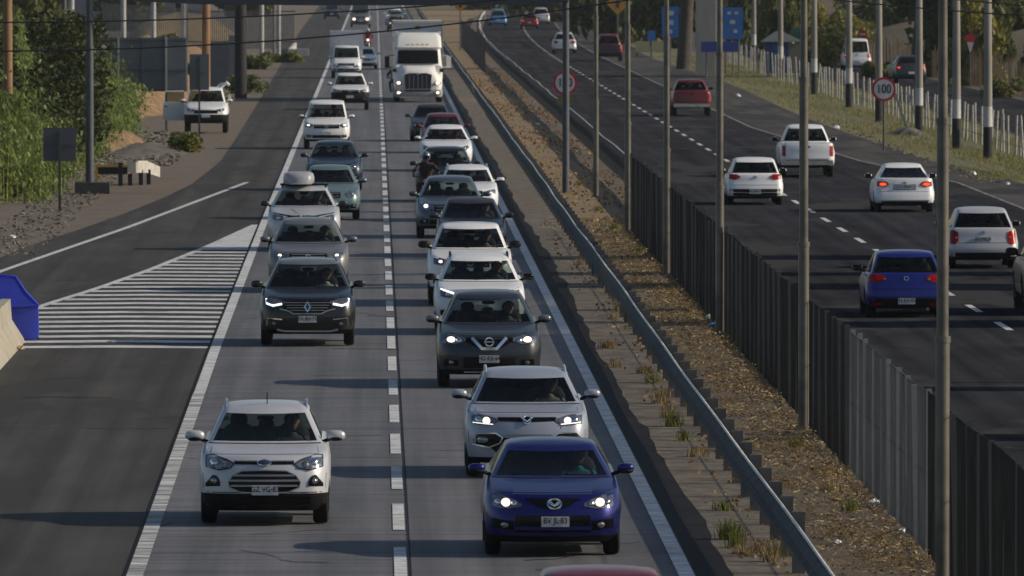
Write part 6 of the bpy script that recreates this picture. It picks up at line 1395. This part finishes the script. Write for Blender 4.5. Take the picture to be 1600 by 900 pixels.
# weeds along the guardrail
_wn = {}
def nth(X, Z):
    side_ = X > 5.5; _wn[side_] = _wn.get(side_, 0) + 1
    return f'{Z:.0f} metres up the road'
def weed(X, Z, h, m, label, n=60):
    P0 = np.stack([rng.normal(0, .07, n), rng.normal(0, .10, n), np.zeros(n)], 1); o = quads('weed', blades(n, P0, h, .012, .55, .5, 2), m); o.location = (X, Z, .012); return tag(o, label, 'weed', 'weeds growing by the guardrail')
for i, (px, py) in enumerate([(1150, 858), (1205, 880), (962, 575), (1020, 600), (1045, 655), (958, 500), (1070, 690), (1040, 622), (968, 488), (1130, 800), (905, 415)]):
    X, Z = ground_at(px, py); weed(X, Z, random.uniform(.22, .50), STRAW if i % 3 else WEED, ['green-yellow', 'straw-coloured', 'withered'][i % 3] + ' weed tuft on the paving left of the guardrail', 90)
for i, (px, py) in enumerate([(1330, 800), (1080, 490), (935, 330), (948, 345), (905, 290), (1110, 470), (1245, 700), (1300, 770), (960, 360), (880, 250), (1000, 395)]):
    X, Z = ground_at(px, py); weed(X, Z, random.uniform(.2, .36), STRAW if i % 2 else WEED, ['green-yellow', 'straw-coloured'][i % 2] + ' weed tuft in the median between guardrail and fence', 110)
for i, (px, py) in enumerate([(1165, 868), (1140, 845), (1008, 585), (1032, 632), (1052, 668), (950, 545), (985, 505), (1215, 872), (1190, 866), (1088, 715)]):
    X, Z = ground_at(px, py); weed(X, Z, random.uniform(.15, .45), (STRAW, WEED, DRY)[i % 3], ['straw-coloured', 'green-yellow', 'reddish dry'][i % 3] + ' clump of weeds at the foot of the guardrail', 150)
n = 16000; kc = 150; qx = rng.uniform(5.75, 7.1, kc); qz = rng.uniform(128, 330, kc); k = rng.integers(0, kc, n); P0 = np.stack([qx[k] + rng.normal(0, .13, n), qz[k] + rng.normal(0, .55, n), np.zeros(n)], 1); P0 = P0[(P0[:, 0] > 5.5) & (P0[:, 0] < 7.2)]
tag(quads('dry_weeds', blades(len(P0), P0, .11, .010, 1.3, 1.2, 2), leafmat('withered_weed', (.16, .10, .045), (.34, .25, .12), trans=.2)), 'withered brown and straw weeds matted in patches along the median', 'dry grass', kind='stuff')
# litter
LB = mat('litter_blue', (.03, .22, .42), .4); LW = M['paper']
for px, py, m_, l, s_ in ((1116, 514, LB, 'crumpled blue litter by the foot of the third lamp post', .13), (1108, 500, LW, 'scrap of white litter next to the blue one', .10), (1065, 738, LW, 'x', 0), (1412, 836, LW, 'white litter at the foot of the light fence stretch, lower', .07), (1368, 793, LW, 'flat white litter strip before the light fence', .10), (1308, 853, LW, 'white litter on the median soil before the light fence', .06), (808, 241, LW, 'pale litter in the far median', .16), (840, 196, LW, 'white litter scrap farther up the median', .10),
                      (1306, 203, LW, 'white litter by the outbound road edge, left of the speed limit sign', .18), (1154, 152, LW, 'small white litter on the outbound shoulder', .15), (1522, 275, LW, 'white litter stone at the right verge edge, left one', .13), (1575, 290, LW, 'white litter at the right verge edge, right one', .10), (20, 373, LW, 'white litter on the left gravel', .10), (32, 548, mat('litter_tan', (.4, .3, .2), .7), 'tan litter beside the barrier foot', .08)):
    if not s_: continue
    X, Z = ground_at(px, py); mb = MB(); mb.ell((0, 0, s_ * .4), (s_, s_ * 1.2, s_ * .5), 9, 6); mb.v = [(a * random.uniform(.6, 1.2), b_ * random.uniform(.6, 1.2), max(0, c_) * random.uniform(.6, 1.3)) for a, b_, c_ in mb.v]; o = mb.build('litter', m_); o.location = (X, Z, .02); tag(o, l, 'litter')

# ------------------------------------------------------------------ air
hm = bpy.data.materials.new('haze'); hm.use_nodes = True; ht = hm.node_tree; ht.nodes.remove(ht.nodes['Principled BSDF'])
pv = ht.nodes.new('ShaderNodeVolumePrincipled'); pv.inputs['Color'].default_value = (.80, .86, .95, 1); pv.inputs['Density'].default_value = .00004; pv.inputs['Anisotropy'].default_value = 0
ht.links.new(pv.outputs[0], ht.nodes['Material Output'].inputs['Volume'])
tag(MB().box(-905, 905, -12, 4810, -1.03, 15.5).build('haze', hm), kind='stuff')
